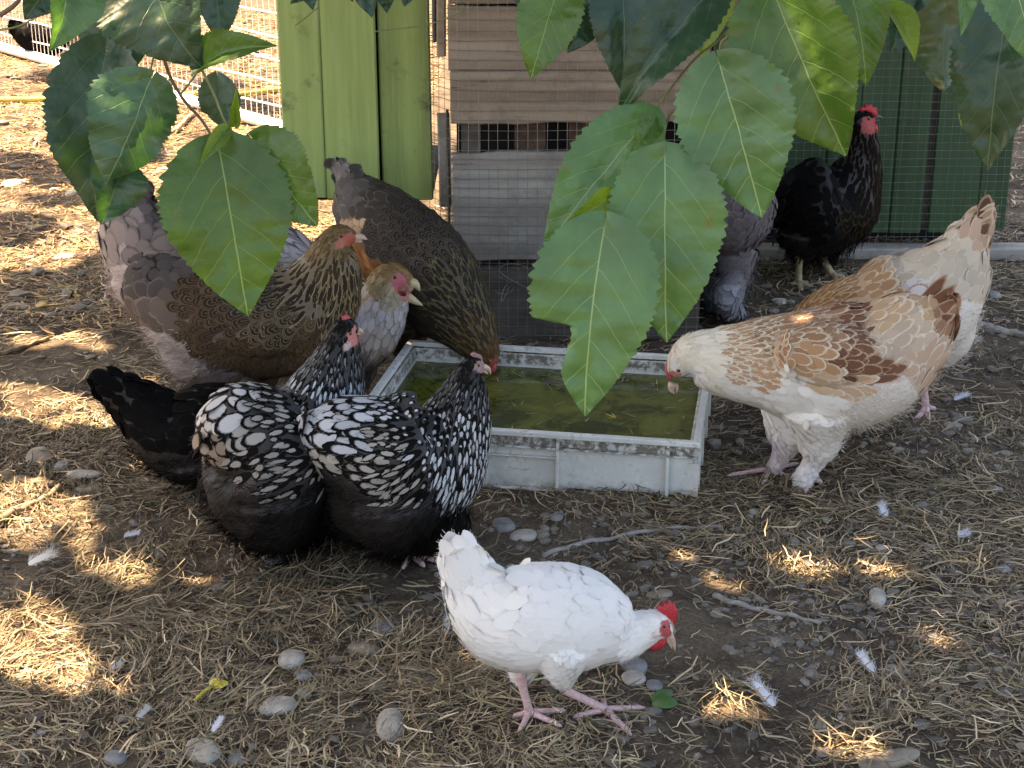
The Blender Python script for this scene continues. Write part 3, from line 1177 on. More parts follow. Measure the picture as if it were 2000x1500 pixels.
# ------------------------------------------------------------------ hens
WH, WH2 =WH, WH2 = (0.84, 0.81, 0.78), (0.80, 0.76, 0.73)
BK, BK2 = (0.007, 0.006, 0.006), (0.014, 0.012, 0.011)
SV = (0.50, 0.50, 0.515)
SVW = (0.36, 0.32, 0.28)
FACE_R, FACE_P = (0.50, 0.06, 0.05), (0.50, 0.17, 0.15)

o1 = ground_pt(1110, 1408)
hen("all white hen with a red comb pecking at the straw in front", o1, 0.0,
    [(897, 1082, 34, .5), (908, 1106, 46, .42), (930, 1143, 65, .45), (954, 1174, 88, .66), (1000, 1205, 104, .86), (1055, 1207, 107, .92), (1110, 1209, 105, .92), (1155, 1218, 95, .9),
     (1197, 1229, 73, .88), (1226, 1238, 51, .9), (1258, 1229, 38, .88), (1284, 1224, 33, .78), (1302, 1232, 21, .72), (1311, 1239, 11, .7)],
    [Z(890, 1080, 74, 34, WH, WH2, .1, 0, .05, .8, droop=.0), Z(925, 1130, 62, 36, WH, WH, .1, 0, .03, 1, droop=.0), Z(900, 1180, 66, 30, WH, WH2, .1, 0, .06, .7, droop=0),
     Z(1010, 1150, 48, 38, WH, WH, .1, 0, .004), Z(1090, 1130, 46, 38, WH, WH, .1, 0, .003), Z(1150, 1170, 44, 34, WH, WH, .1, 0, .003),
     Z(1060, 1210, 56, 40, WH, WH, .1, 0, .010), Z(980, 1215, 70, 30, WH, WH2, .12, 0, .05), Z(1120, 1240, 46, 36, WH, WH, .1, 0, .004),
     Z(1170, 1270, 40, 32, WH, WH, .1, 0, .004), Z(1240, 1235, 32, 15, WH, WH, .1, 0, .02, slim=.7), Z(1285, 1225, 16, 8, WH, WH, .1, 0, .02, .7, slim=.5),
     Z(940, 1270, 40, 20, WH, WH, .1, 0, .02, slim=.5), Z(1020, 1290, 36, 20, WH, WH, .1, 0, .02, 1, slim=.5), Z(1110, 1300, 30, 18, WH, WH2, .1, 0, .03), Z(1105, 1340, 22, 12, WH, WH2, .1, 0, .02)],
    lobes=[([(1105, 1262, 56, .045), (1100, 1305, 38, .045), (1102, 1340, 17, .045)], 1), ([(1030, 1262, 52, .04), (1022, 1300, 34, .04), (1020, 1332, 16, .04)], -1)],
    legs=[dict(hock=(1106, 1348), foot=(1182, 1388), toes=[(1262, 1378), (1234, 1432), (1118, 1397), (1178, 1362)], r=9),
          dict(hock=(1020, 1338), foot=(1034, 1398), toes=[(1012, 1436), (1098, 1420), (1106, 1388), (1000, 1402)], r=9)],
    faces=[(1301, 1228, 13, 17, (0.52, 0.10, 0.10)), (1281, 1241, 8, 7, (0.70, 0.52, 0.52))], eye=(1298, 1223), eye_r=4.6,
    beaks=[((1303, 1236), (1313, 1250), (1319, 1272), 8), ((1299, 1242), (1307, 1254), (1313, 1268), 5)],
    comb=[(1283, 1190), (1285, 1180), (1291, 1183), (1294, 1172), (1301, 1178), (1306, 1170), (1311, 1178), (1318, 1175), (1319, 1186), (1326, 1192), (1322, 1203), (1321, 1216), (1314, 1227), (1304, 1210)],
    wattle=[(1259, 1264), (1270, 1251), (1288, 1243), (1302, 1239), (1301, 1252), (1294, 1263), (1276, 1268)], leg_mat=M_LEG_PINK, seed=3, vox=.005, fluff_len=10, amp=.12, spread=.36, feather=M_FEATHER_SOFT)

LW = dict(droop=.35)
o2 = ground_pt(795, 1092)
hen("silver laced hen drinking at the front edge of the crate", o2, math.radians(22),
    [(598, 822, 22, .9), (628, 838, 58, 1.0), (680, 862, 98, 1.0), (750, 898, 140, .9), (800, 905, 146, .85), (850, 880, 122, .82), (885, 832, 82, .85), (905, 778, 54, .9), (919, 735, 36, .85), (931, 716, 25, .75), (942, 715, 14, .7)],
    [Z(600, 815, 62, 34, SV, BK, 0.32, 0, .07, 1, .1, **LW), Z(640, 850, 60, 34, SV, BK, 0.32, 0, .07, 1, .1, **LW), Z(640, 905, 56, 30, SVW, BK, 0.37, 0, .07, 1, .1, **LW), Z(690, 810, 52, 29, SV, BK, 0.36, 0, .06, 1, .15, **LW),
     Z(700, 880, 56, 27, SV, BK, 0.40, 0, .06, 1, .15, **LW), Z(720, 930, 52, 24, SVW, BK, 0.48, 0, .06, 1, .25, **LW), Z(770, 800, 34, 18, SV, BK, 0.45, -1, .05, 1, .2, **LW), Z(830, 770, 30, 14, SV, BK, 0.56, -1, .05, 1, .3, **LW),
     Z(780, 860, 41, 16, SVW, BK, 0.61, -1, .05, 1, .3, droop=.7), Z(840, 830, 37, 17, SV, BK, 0.45, -1, .05, 1, .25, droop=.7), Z(890, 820, 34, 14, SV, BK, 0.51, -1, .05, 1, .35, droop=.7),
     Z(800, 930, 55, 15, SVW, BK, 0.59, -1, .05, 1, .4, droop=.9), Z(870, 900, 51, 15, SV, BK, 0.51, -1, .05, 1, .45, droop=.9), Z(920, 870, 41, 13, SV, BK, 0.53, -1, .05, 1, .45, droop=.9), Z(870, 945, 52, 17, SV, BK, 0.43, 0, .05, .7, .5, droop=.6),
     Z(900, 765, 34, 9, (0.20, .20, .215), BK, 0.66, -1, .04, 1, .8, droop=.3), Z(880, 745, 32, 9, (0.15, .17, .16), BK, 0.66, -1, .04, .9, .8, droop=.3), Z(915, 720, 15, 8, BK2, BK, .4, 0, .03, .9, .6),
     Z(700, 990, 40, 22, BK2, (0.030, .023, .020), .2, 0, .06, 1, fl=1), Z(760, 1040, 40, 22, BK, (0.024, .018, .016), .2, 0, .06, 1, fl=1), Z(850, 1020, 40, 22, BK, (0.008, .007, .0065), .2, 0, .06, 1, fl=1), Z(650, 960, 40, 22, BK2, (0.016, .013, .012), .2, 0, .06, .9, fl=1)],
    lobes=[([(765, 960, 112, .03), (772, 1005, 102, .035), (782, 1042, 74, .04), (790, 1066, 44, .04)], 1), ([(800, 950, 108, .03), (822, 1000, 94, .04), (842, 1040, 66, .05), (850, 1062, 40, .05)], -1), ([(690, 940, 70, 0), (715, 990, 72, 0), (730, 1030, 52, 0)], 1)],
    legs=[dict(hock=(800, 1050), foot=(802, 1094), toes=[(868, 1104), (786, 1116), (772, 1084), (830, 1112)], r=9), dict(hock=(840, 1040), foot=(862, 1072), toes=[(905, 1068), (880, 1088), (845, 1068)], r=8)],
    faces=[(938, 716, 11, 13, (0.30, .20, .19))], eye=(935, 713), eye_r=4.2, beaks=[((941, 716), (953, 720), (959, 731), 7), ((940, 722), (949, 727), (954, 731), 4.5)],
    comb=[(918, 692), (924, 686), (932, 690), (940, 694), (944, 702), (936, 704), (926, 700)], comb_mat=simple_mat("pale_pink_comb", (.36, .20, .19), .5, .3, 250, .5), leg_mat=M_LEG_PINK, seed=4, spread=.46, fluff_len=30, group="silver laced hens at the crate")

o3 = ground_pt(610, 1070)
hen("silver laced hen with a raised head and small pink comb left of the drinking one", o3, math.radians(38),
    [(396, 862, 26, 1.0), (420, 856, 64, 1.0), (465, 852, 106, 1.0), (525, 890, 146, .95), (580, 890, 138, .9), (622, 820, 100, .9), (642, 760, 76, .95), (658, 712, 56, .92), (670, 668, 38, .88), (681, 645, 29, .78), (694, 643, 16, .7)],
    [Z(410, 800, 68, 37, (.50, .455, .41), BK, 0.25, 0, .07, 1, .05, **LW), Z(470, 790, 68, 38, (.50, .48, .47), BK, 0.25, 0, .07, 1, .05, **LW), Z(400, 870, 60, 36, (.34, .27, .21), BK, 0.29, 0, .08, 1, .1, **LW), Z(440, 880, 56, 36, (.26, .20, .15), BK, 0.34, 0, .08, .9, .1, **LW),
     Z(500, 840, 54, 34, (.36, .33, .30), BK, 0.32, 0, .06, 1, .1, **LW), Z(490, 900, 57, 25, (.36, .31, .27), BK, 0.36, -1, .06, 1, .15, **LW), Z(540, 800, 41, 18, (.36, .33, .30), BK, 0.45, -1, .06, 1, .2, droop=.6), Z(550, 870, 51, 18, (.34, .31, .29), BK, 0.51, -1, .06, 1, .25, droop=.7),
     Z(560, 930, 51, 16, (.28, .25, .23), BK, 0.59, -1, .06, 1, .3, droop=.8), Z(590, 770, 39, 11, (.46, .47, .46), BK, 0.51, -1, .05, 1, .6, droop=.4), Z(640, 760, 39, 10, (.46, .50, .54), BK, 0.53, -1, .05, 1, .7, droop=.4), Z(690, 750, 39, 10, (.34, .39, .45), BK, 0.59, -1, .05, 1, .7, droop=.4),
     Z(650, 700, 34, 8, (.22, .23, .24), BK, 0.66, -1, .04, 1, .8, droop=.2), Z(690, 710, 34, 8, (.14, .15, .16), BK, 0.66, -1, .04, .9, .8, droop=.2), Z(662, 650, 15, 8, BK2, BK, .4, 0, .03, .9, .6),
     Z(480, 980, 40, 22, (.010, .008, .0075), (.044, .032, .029), .2, 0, .06, 1, fl=1), Z(560, 1030, 40, 22, BK, (.010, .008, .0075), .2, 0, .06, 1, fl=1), Z(620, 1000, 40, 22, BK, (0.008, .007, .0065), .2, 0, .06, 1, fl=1), Z(430, 950, 40, 22, BK2, (.040, .030, .027), .2, 0, .06, .9, fl=1)],
    lobes=[([(535, 945, 122, .02), (550, 1000, 100, .03), (575, 1036, 70, .04), (588, 1056, 40, .04)], 1), ([(560, 950, 110, .03), (590, 1000, 84, .04), (615, 1040, 40, .05)], -1), ([(465, 920, 66, 0), (480, 970, 72, 0), (512, 1018, 52, 0)], 1)],
    legs=[dict(hock=(590, 1030), foot=(590, 1064), toes=[(640, 1066), (560, 1084), (552, 1060)], r=8), dict(hock=(620, 1030), foot=(640, 1056), toes=[(680, 1050), (650, 1070), (615, 1056)], r=8)],
    faces=[(690, 655, 12, 19, FACE_P), (676, 675, 8, 9, (.5, .38, .36))], eye=(684, 651), eye_r=4.4, beaks=[((697, 644), (705, 647), (710, 655), 6), ((697, 650), (703, 653), (706, 656), 4)],
    comb=[(668, 628), (667, 618), (676, 613), (684, 619), (690, 624), (696, 631), (699, 642), (690, 640), (680, 632)], wattle=[(684, 662), (696, 654), (701, 668), (698, 684), (690, 688), (685, 678)], comb_mat=M_COMB_PINK,
    leg_mat=M_LEG_GREY, seed=5, spread=.46, fluff_len=30, group="silver laced hens at the crate")

B1, B2 = (0.004, .0036, .0036), (0.010, .0085, .008)
o4 = ground_pt(410, 946)
hen("plain black hen with its tail to the left, half behind a silver laced hen", o4, math.radians(14),
    [(204, 748, 24, .6), (222, 758, 34, .45), (248, 778, 44, .45), (285, 806, 62, .7), (335, 842, 86, .9), (400, 850, 100, .92), (455, 835, 88, .9), (495, 830, 58, .9), (516, 810, 38, .9), (530, 800, 26, .8), (542, 800, 14, .7)],
    [Z(200, 745, 64, 26, B1, B2, .1, 0, .05, 1, droop=0), Z(260, 790, 54, 30, B1, B2, .1, 0, .05), Z(340, 800, 44, 30, B1, B2, .14, 0, .05), Z(330, 860, 44, 26, B1, B2, .14, 0, .05), Z(420, 830, 40, 26, B1, B2, .14), Z(510, 780, 30, 12, B1, B2, .1),
     Z(380, 920, 36, 20, B1, B2, .1, fl=1), Z(320, 905, 36, 20, B1, B2, .1, fl=1)],
    lobes=[([(385, 890, 70, .03), (395, 915, 46, .03), (405, 930, 20, .03)], 1)], legs=[dict(hock=(405, 918), foot=(418, 946), toes=[(460, 946), (430, 958), (400, 944)], r=7)],
    faces=[(540, 800, 10, 12, FACE_R)], beaks=[((544, 800), (552, 804), (556, 810), 5)], leg_mat=M_LEG_GREY, seed=6)

BR, BRD, GOLD = (0.055, .036, .022), (0.032, .023, .016), (0.22, .145, .075)
GRY, GRYL, GRYP = (0.085, .070, .064), (0.30, .255, .24), (0.46, .39, .365)
PEN = (0.112, .072, .044)
o5 = (-0.62, 3.50)
hen("brown pencilled hen with golden neck looking right behind the silver laced hens", o5, math.radians(4),
    [(276, 520, 34, 1.0), (294, 542, 62, .95), (335, 578, 90, .95), (410, 612, 118, .92), (490, 622, 120, .95), (565, 612, 112, .92), (618, 575, 90, .9), (644, 527, 64, .92), (655, 488, 44, .9), (668, 465, 31, .8), (686, 463, 18, .72), (696, 466, 10, .7)],
    [Z(275, 495, 50, 40, GRY, BRD, .16, 0, .10, 1, .0, droop=.2), Z(300, 560, 50, 40, GRY, (.15, .12, .11), .12, 0, .10, 1, 0, droop=.3), Z(330, 620, 50, 38, (.12, .09, .075), (.2, .15, .12), .12, 0, .09, 1, 0, droop=.3), Z(345, 540, 46, 36, GRY, BRD, .2, 0, .08, 1, 0),
     Z(390, 590, 36, 26, BRD, PEN, .13, 3.0, .05, 1, .05, droop=.3), Z(400, 650, 38, 27, BR, PEN, .13, 3.0, .05, 1, .05, droop=.3), Z(460, 630, 36, 26, BRD, PEN, .13, 3.0, .05, 1, .05, droop=.3), Z(450, 690, 34, 24, BR, PEN, .14, 3.0, .05, 1, .05, droop=.3),
     Z(540, 640, 32, 23, BRD, (.16, .115, .07), .12, 3.0, .05, 1, .05, droop=.3), Z(540, 700, 32, 22, BR, PEN, .14, 3.0, .05, 1, .05, droop=.3), Z(620, 660, 30, 20, BR, (.15, .10, .055), .12, 3.0, .04, 1, .05, droop=.4), Z(500, 580, 34, 25, BRD, (.13, .10, .07), .12, 2.3, .05, 1),
     Z(450, 660, 40, 22, (.10, .08, .07), (.15, .12, .10), .2, 0, .05, .3), Z(690, 620, 26, 17, (.075, .045, .024), (.15, .09, .045), .2, 1.6, .04, 1, .2, droop=.4),
     Z(590, 560, 46, 13, BRD, (.30, .225, .135), .26, 0, .045, 1, .9, droop=.3), Z(640, 590, 46, 13, BRD, (.29, .21, .12), .26, 0, .045, 1, .9, droop=.4), Z(680, 560, 42, 12, BRD, (.26, .18, .095), .26, 0, .045, 1, .9, droop=.4), Z(640, 520, 34, 11, (.05, .036, .02), (.30, .21, .115), .3, 0, .04, 1, .85, droop=.2),
     Z(640, 475, 22, 9, (.11, .072, .034), (.24, .155, .075), .3, 0, .03, 1, .7, droop=.2), Z(655, 447, 14, 8, (.13, .082, .038), (.18, .115, .055), .3, 0, .03, .9, .6),
     Z(350, 700, 34, 22, GRYP, GRYL, .1, 0, .05, 1, fl=1), Z(420, 740, 34, 22, (.13, .105, .10), (.2, .165, .155), .1, 0, .05, 1, fl=1), Z(320, 665, 34, 22, GRYP, (.52, .44, .41), .1, 0, .05, .8, fl=1)],
    lobes=[([(385, 640, 18, .085), (430, 645, 40, .085), (500, 645, 54, .085), (570, 635, 50, .085), (620, 615, 30, .085)], sd) for sd in (1, -1)] + [([(345, 640, 46, .02), (375, 690, 58, .03), (420, 720, 52, .03)], 1), ([(430, 690, 70, .04), (450, 735, 56, .04), (455, 790, 34, .04)], 1), ([(500, 690, 70, .03), (500, 745, 40, .03), (505, 800, 24, .03)], -1)],
    legs=[dict(hock=(458, 800), foot=(465, 838), toes=[(510, 838), (480, 852)], r=8)],
    faces=[(680, 466, 17, 14, (.42, .10, .06)), (664, 478, 9, 9, (.42, .13, .08))], eye=(667, 460), eye_r=5, beaks=[((694, 463), (707, 463), (717, 468), 8), ((692, 469), (702, 471), (709, 472), 5)],
    comb=[(668, 446), (676, 440), (684, 444), (692, 452), (698, 459), (688, 458), (676, 452)], leg_mat=M_LEG_YELLOW, comb_mat=M_COMB_PINK, beak_mat=M_BEAK, seed=7, spread=.43, group="brown pencilled hens at the crate")

o6 = (-0.80, 3.98)
hen("pale grey fluffy hen, mostly hidden behind the brown hen with the golden neck", o6, 0.0,
    [(276, 372, 18, .5), (268, 405, 44, .6), (272, 455, 76, .8), (320, 508, 104, .92), (410, 520, 112, .95), (490, 505, 92, .92), (545, 500, 62, .9), (586, 512, 44, .9), (612, 550, 32, .9), (625, 585, 24, .8), (632, 612, 12, .7)],
    [Z(275, 380, 50, 36, (.10, .078, .072), (.06, .048, .045), .15, 0, .09, .8, 0), Z(250, 440, 50, 40, (.27, .215, .20), (.19, .15, .14), .15, 0, .08, 1, 0), Z(220, 480, 46, 38, (.36, .29, .265), (.27, .22, .20), .15, 0, .08, 1, 0), Z(300, 480, 50, 40, (.20, .16, .15), (.13, .105, .1), .15, 0, .08, 1, 0),
     Z(300, 420, 46, 40, (.13, .105, .1), (.08, .065, .06), .15, 0, .08, 1, 0), Z(420, 500, 44, 36, (.22, .18, .17), (.15, .12, .115), .15, 0, .06, 1), Z(570, 480, 48, 14, (.50, .46, .46), (.20, .18, .19), .2, 0, .06, 1, .8), Z(540, 500, 44, 16, (.45, .42, .41), (.20, .18, .19), .2, 0, .06, 1, .7), Z(625, 590, 20, 10, (.4, .36, .35), (.3, .27, .26), .2),
     Z(235, 560, 36, 22, (.56, .46, .43), (.46, .38, .355), .1, 0, .05, 1, fl=1), Z(290, 600, 36, 22, (.52, .43, .41), (.36, .3, .28), .1, 0, .05, 1, fl=1), Z(360, 620, 36, 22, GRYL, GRY, .1, 0, .05, 1, fl=1)],
    lobes=[([(272, 520, 66, .0), (295, 565, 66, .02), (330, 600, 50, .02)], 1), ([(380, 580, 66, .03), (385, 640, 38, .03), (385, 672, 20, .03)], 1), ([(430, 580, 60, .03), (430, 640, 30, .03)], -1)],
    legs=[dict(hock=(385, 660), foot=(392, 700), toes=[(430, 700), (405, 712)], r=7)], faces=[(632, 608, 8, 10, FACE_R)], seed=8, leg_mat=M_LEG_GREY)

o7 = (-0.42, 3.72)
hen("pale grey hen with a buff head and open beak beside the crate corner", o7, math.radians(-6),
    [(560, 640, 26, .6), (600, 645, 66, .85), (655, 650, 82, .9), (705, 640, 78, .92), (738, 612, 58, .92), (755, 578, 47, .9), (766, 550, 39, .85), (784, 550, 28, .78), (798, 560, 16, .72), (804, 566, 10, .7)],
    [Z(700, 560, 30, 15, (.40, .36, .32), (.3, .27, .24), .2, 0, .04, 1, .5), Z(740, 600, 30, 18, (.48, .44, .44), (.34, .31, .32), .22, 0, .05, 1, .4, droop=.5), Z(770, 620, 28, 17, (.46, .42, .41), (.26, .23, .23), .22, 0, .05, 1, .4, droop=.5), Z(745, 660, 30, 20, (.36, .30, .26), (.24, .19, .16), .24, 0, .05, 1, .2, droop=.5), Z(750, 695, 26, 18, (.24, .185, .15), (.16, .12, .10), .24, 0, .05, 1, .2),
     Z(650, 640, 34, 26, (.3, .27, .26), (.2, .18, .17), .2), Z(740, 560, 24, 10, (.36, .275, .165), (.28, .21, .12), .3, 0, .03, 1, .7, droop=.3), Z(758, 528, 16, 9, (.26, .16, .068), (.2, .12, .05), .3, 0, .03, .9, .6), Z(765, 582, 22, 10, (.40, .33, .24), (.32, .26, .18), .2, 0, .04, .9, .6, droop=.4),
     Z(690, 700, 30, 20, GRYL, GRY, .1, fl=1)],
    lobes=[([(680, 680, 50, .03), (680, 730, 30, .03), (680, 760, 16, .03)], 1), ([(700, 680, 50, .03), (705, 730, 28, .03), (705, 755, 14, .03)], -1)],
    legs=[dict(hock=(690, 745), foot=(700, 772), toes=[(735, 772), (715, 782)], r=6)],
    faces=[(783, 549, 18, 17, (.50, .13, .15)), (796, 578, 13, 14, (.46, .16, .14)), (778, 572, 10, 10, (.48, .14, .12))], eye=(772, 541), eye_r=4.6,
    beaks=[((799, 551), (812, 556), (820, 569), 11), ((794, 578), (810, 588), (826, 597), 9)], comb=[(780, 526), (788, 527), (797, 534), (803, 545), (796, 547), (786, 537)], comb_mat=M_COMB_PINK,
    beak_mat=simple_mat("pale_horn_beak", (.58, .47, .27), .35, .25, 120, .1), leg_mat=M_LEG_YELLOW, seed=9, vox=.005)

DB, DBE = (0.026, .0215, .018), (0.070, .056, .045)
o8 = (-0.20, 3.86)
ORB = (.21, .10, .045)
hen("dark brown pencilled hen bending down to drink at the back rim of the crate", o8, math.radians(-48),
    [(657, 322, 13, .5), (676, 347, 32, .55), (707, 401, 65, .8), (758, 460, 90, .92), (826, 525, 96, .95), (878, 590, 86, .9), (916, 640, 60, .9), (940, 678, 40, .9), (954, 703, 27, .8), (960, 718, 14, .72)],
    [Z(660, 330, 40, 28, (.13, .12, .115), (.2, .19, .185), .12, 0, .10, 1, 0, droop=0), Z(690, 380, 44, 32, (.075, .066, .062), (.13, .115, .11), .14, 0, .10, 1, 0), Z(740, 400, 40, 28, (.045, .037, .03), (.10, .085, .07), .14, 0, .08, 1, 0), Z(790, 440, 36, 26, DB, DBE, .13, 3.0, .05, 1, .05), Z(760, 480, 36, 26, DB, DBE, .13, 3.0, .05, 1, .05),
     Z(840, 500, 34, 24, DB, (.095, .075, .058), .12, 3.0, .05, 1, .05), Z(800, 560, 34, 24, (.04, .03, .02), DBE, .13, 3.0, .05, 1, .05), Z(705, 510, 34, 24, ORB, (.20, .085, .03), .2, 0, .06, 1.1, .1), Z(700, 450, 38, 26, (.40, .27, .17), (.22, .14, .09), .2, 0, .06, .5, .1), Z(745, 545, 32, 22, (.15, .075, .035), (.10, .05, .025), .2, 0, .05, .8),
     Z(880, 560, 40, 13, DB, (.16, .125, .065), .2, 0, .05, 1, .9), Z(930, 600, 40, 12, DB, (.17, .135, .07), .2, 0, .05, 1, .9), Z(880, 630, 40, 12, DB, (.18, .135, .07), .2, 0, .05, 1, .9), Z(940, 660, 30, 11, (.05, .034, .018), (.17, .12, .06), .24, 0, .04, 1, .85), Z(955, 700, 16, 8, (.10, .05, .02), (.13, .07, .03), .3, 0, .03, .9, .6),
     Z(830, 640, 30, 20, BRD, BRD, .1, 0, .05, .8)],
    lobes=[([(800, 570, 70, .04), (790, 640, 40, .04), (790, 690, 22, .04)], 1), ([(800, 570, 70, .04), (800, 640, 40, .04), (800, 690, 22, .04)], -1)],
    legs=[], faces=[(966, 716, 9, 13, (.40, .07, .05))], eye=(957, 705), eye_r=4, beaks=[((958, 718), (960, 726), (957, 737), 6)], comb=[(962, 706), (969, 712), (968, 724), (963, 732), (959, 722)], comb_mat=M_COMB_PINK,
    seed=10, spread=.43, group="brown pencilled hens at the crate")

hen("grey fluffy hen with feathered feet, half hidden behind hanging leaves", (0.635, 4.44), math.radians(72), st_m=
    [(-.16, .50, .03, .05), (-.15, .44, .07, .07), (-.11, .37, .115, .10), (-.04, .33, .135, .115), (.04, .34, .125, .11), (.10, .40, .08, .075), (.13, .48, .05, .05), (.145, .54, .035, .032), (.165, .55, .02, .018)],
    zones=[Z(1430, 420, 34, 26, (.12, .10, .105), (.17, .15, .155), .12, 0, .05, 1, 0), Z(1455, 470, 34, 24, (.14, .12, .125), (.19, .165, .17), .12, 0, .05, 1), Z(1400, 480, 34, 24, (.13, .11, .115), (.19, .165, .17), .12), Z(1420, 530, 30, 20, (.16, .14, .145), (.22, .2, .21), .1, fl=1), Z(1425, 590, 34, 16, (.20, .20, .23), (.30, .30, .34), .14, 0, .09, 1, .3, droop=.8), Z(1390, 590, 34, 16, (.10, .10, .115), (.16, .16, .18), .14, 0, .09, .8, .3, droop=.8)],
    lobes=[([(1438, 490, 44, .02), (1432, 545, 32, .02), (1424, 580, 24, .03), (1440, 614, 24, .03)], 1), ([(1405, 500, 44, .05), (1398, 545, 28, .05), (1392, 575, 22, .05), (1396, 608, 20, .05)], -1)],
    legs=[dict(hock=(1422, 575), foot=(1424, 618), toes=[(1400, 628), (1446, 628), (1428, 636)], r=7)], seed=12, leg_mat=M_LEG_GREY, fluff_len=22)

hen("black hen with a red comb standing upright against the dark green boards", ground_pt(1590, 545), math.radians(8),
    [(1508, 428, 18, .6), (1522, 412, 44, .7), (1556, 408, 78, .9), (1600, 404, 98, .95), (1640, 392, 86, .92), (1668, 352, 58, .92), (1682, 304, 38, .9), (1685, 264, 28, .88), (1687, 238, 26, .78), (1700, 234, 16, .72), (1708, 234, 9, .7)],
    [Z(1510, 430, 44, 24, B1, (.025, .02, .018), .12, 0, .07, 1), Z(1550, 370, 36, 26, B1, B2, .14), Z(1600, 440, 36, 24, B1, B2, .14), Z(1640, 350, 34, 22, B1, B2, .14), Z(1690, 400, 28, 16, B1, (.040, .024, .011), .18, 0, .04, 1, .3, droop=.4), Z(1690, 340, 28, 10, B1, (.045, .027, .012), .2, 0, .04, 1, .8, droop=.3), Z(1680, 280, 22, 9, B1, (.04, .022, .012), .2, 0, .03, 1, .8, droop=.2),
     Z(1680, 225, 13, 8, B1, B1, .2), Z(1570, 490, 30, 20, B1, B2, .1, fl=1), Z(1640, 480, 30, 20, B1, B2, .1, fl=1), Z(1620, 400, 30, 14, (.10, .09, .085), B1, .5, 0, .04, .12)],
    lobes=[([(1570, 455, 56, .03), (1566, 490, 34, .03), (1562, 515, 13, .03)], 1), ([(1615, 450, 60, .03), (1612, 492, 32, .03), (1612, 515, 13, .03)], -1)],
    legs=[dict(hock=(1561, 510), foot=(1560, 558), toes=[(1590, 562), (1566, 570), (1545, 558), (1580, 554)], r=7), dict(hock=(1610, 510), foot=(1625, 546), toes=[(1652, 548), (1636, 556), (1612, 545)], r=7)],
    faces=[(1699, 243, 16, 18, (.36, .045, .05)), (1690, 250, 8, 10, (.34, .06, .05))], eye=(1697, 231), eye_r=4.6, beaks=[((1708, 229), (1717, 228), (1724, 233), 6), ((1707, 235), (1714, 235), (1718, 236), 4)],
    comb=[(1676, 218), (1680, 208), (1686, 210), (1689, 202), (1696, 206), (1702, 202), (1705, 209), (1713, 210), (1713, 218), (1717, 226), (1708, 229), (1692, 222)], wattle=[(1696, 246), (1710, 240), (1713, 252), (1708, 264), (1699, 262)], beak_mat=M_BEAK_DARK, leg_mat=M_LEG_YELLOW, seed=13)

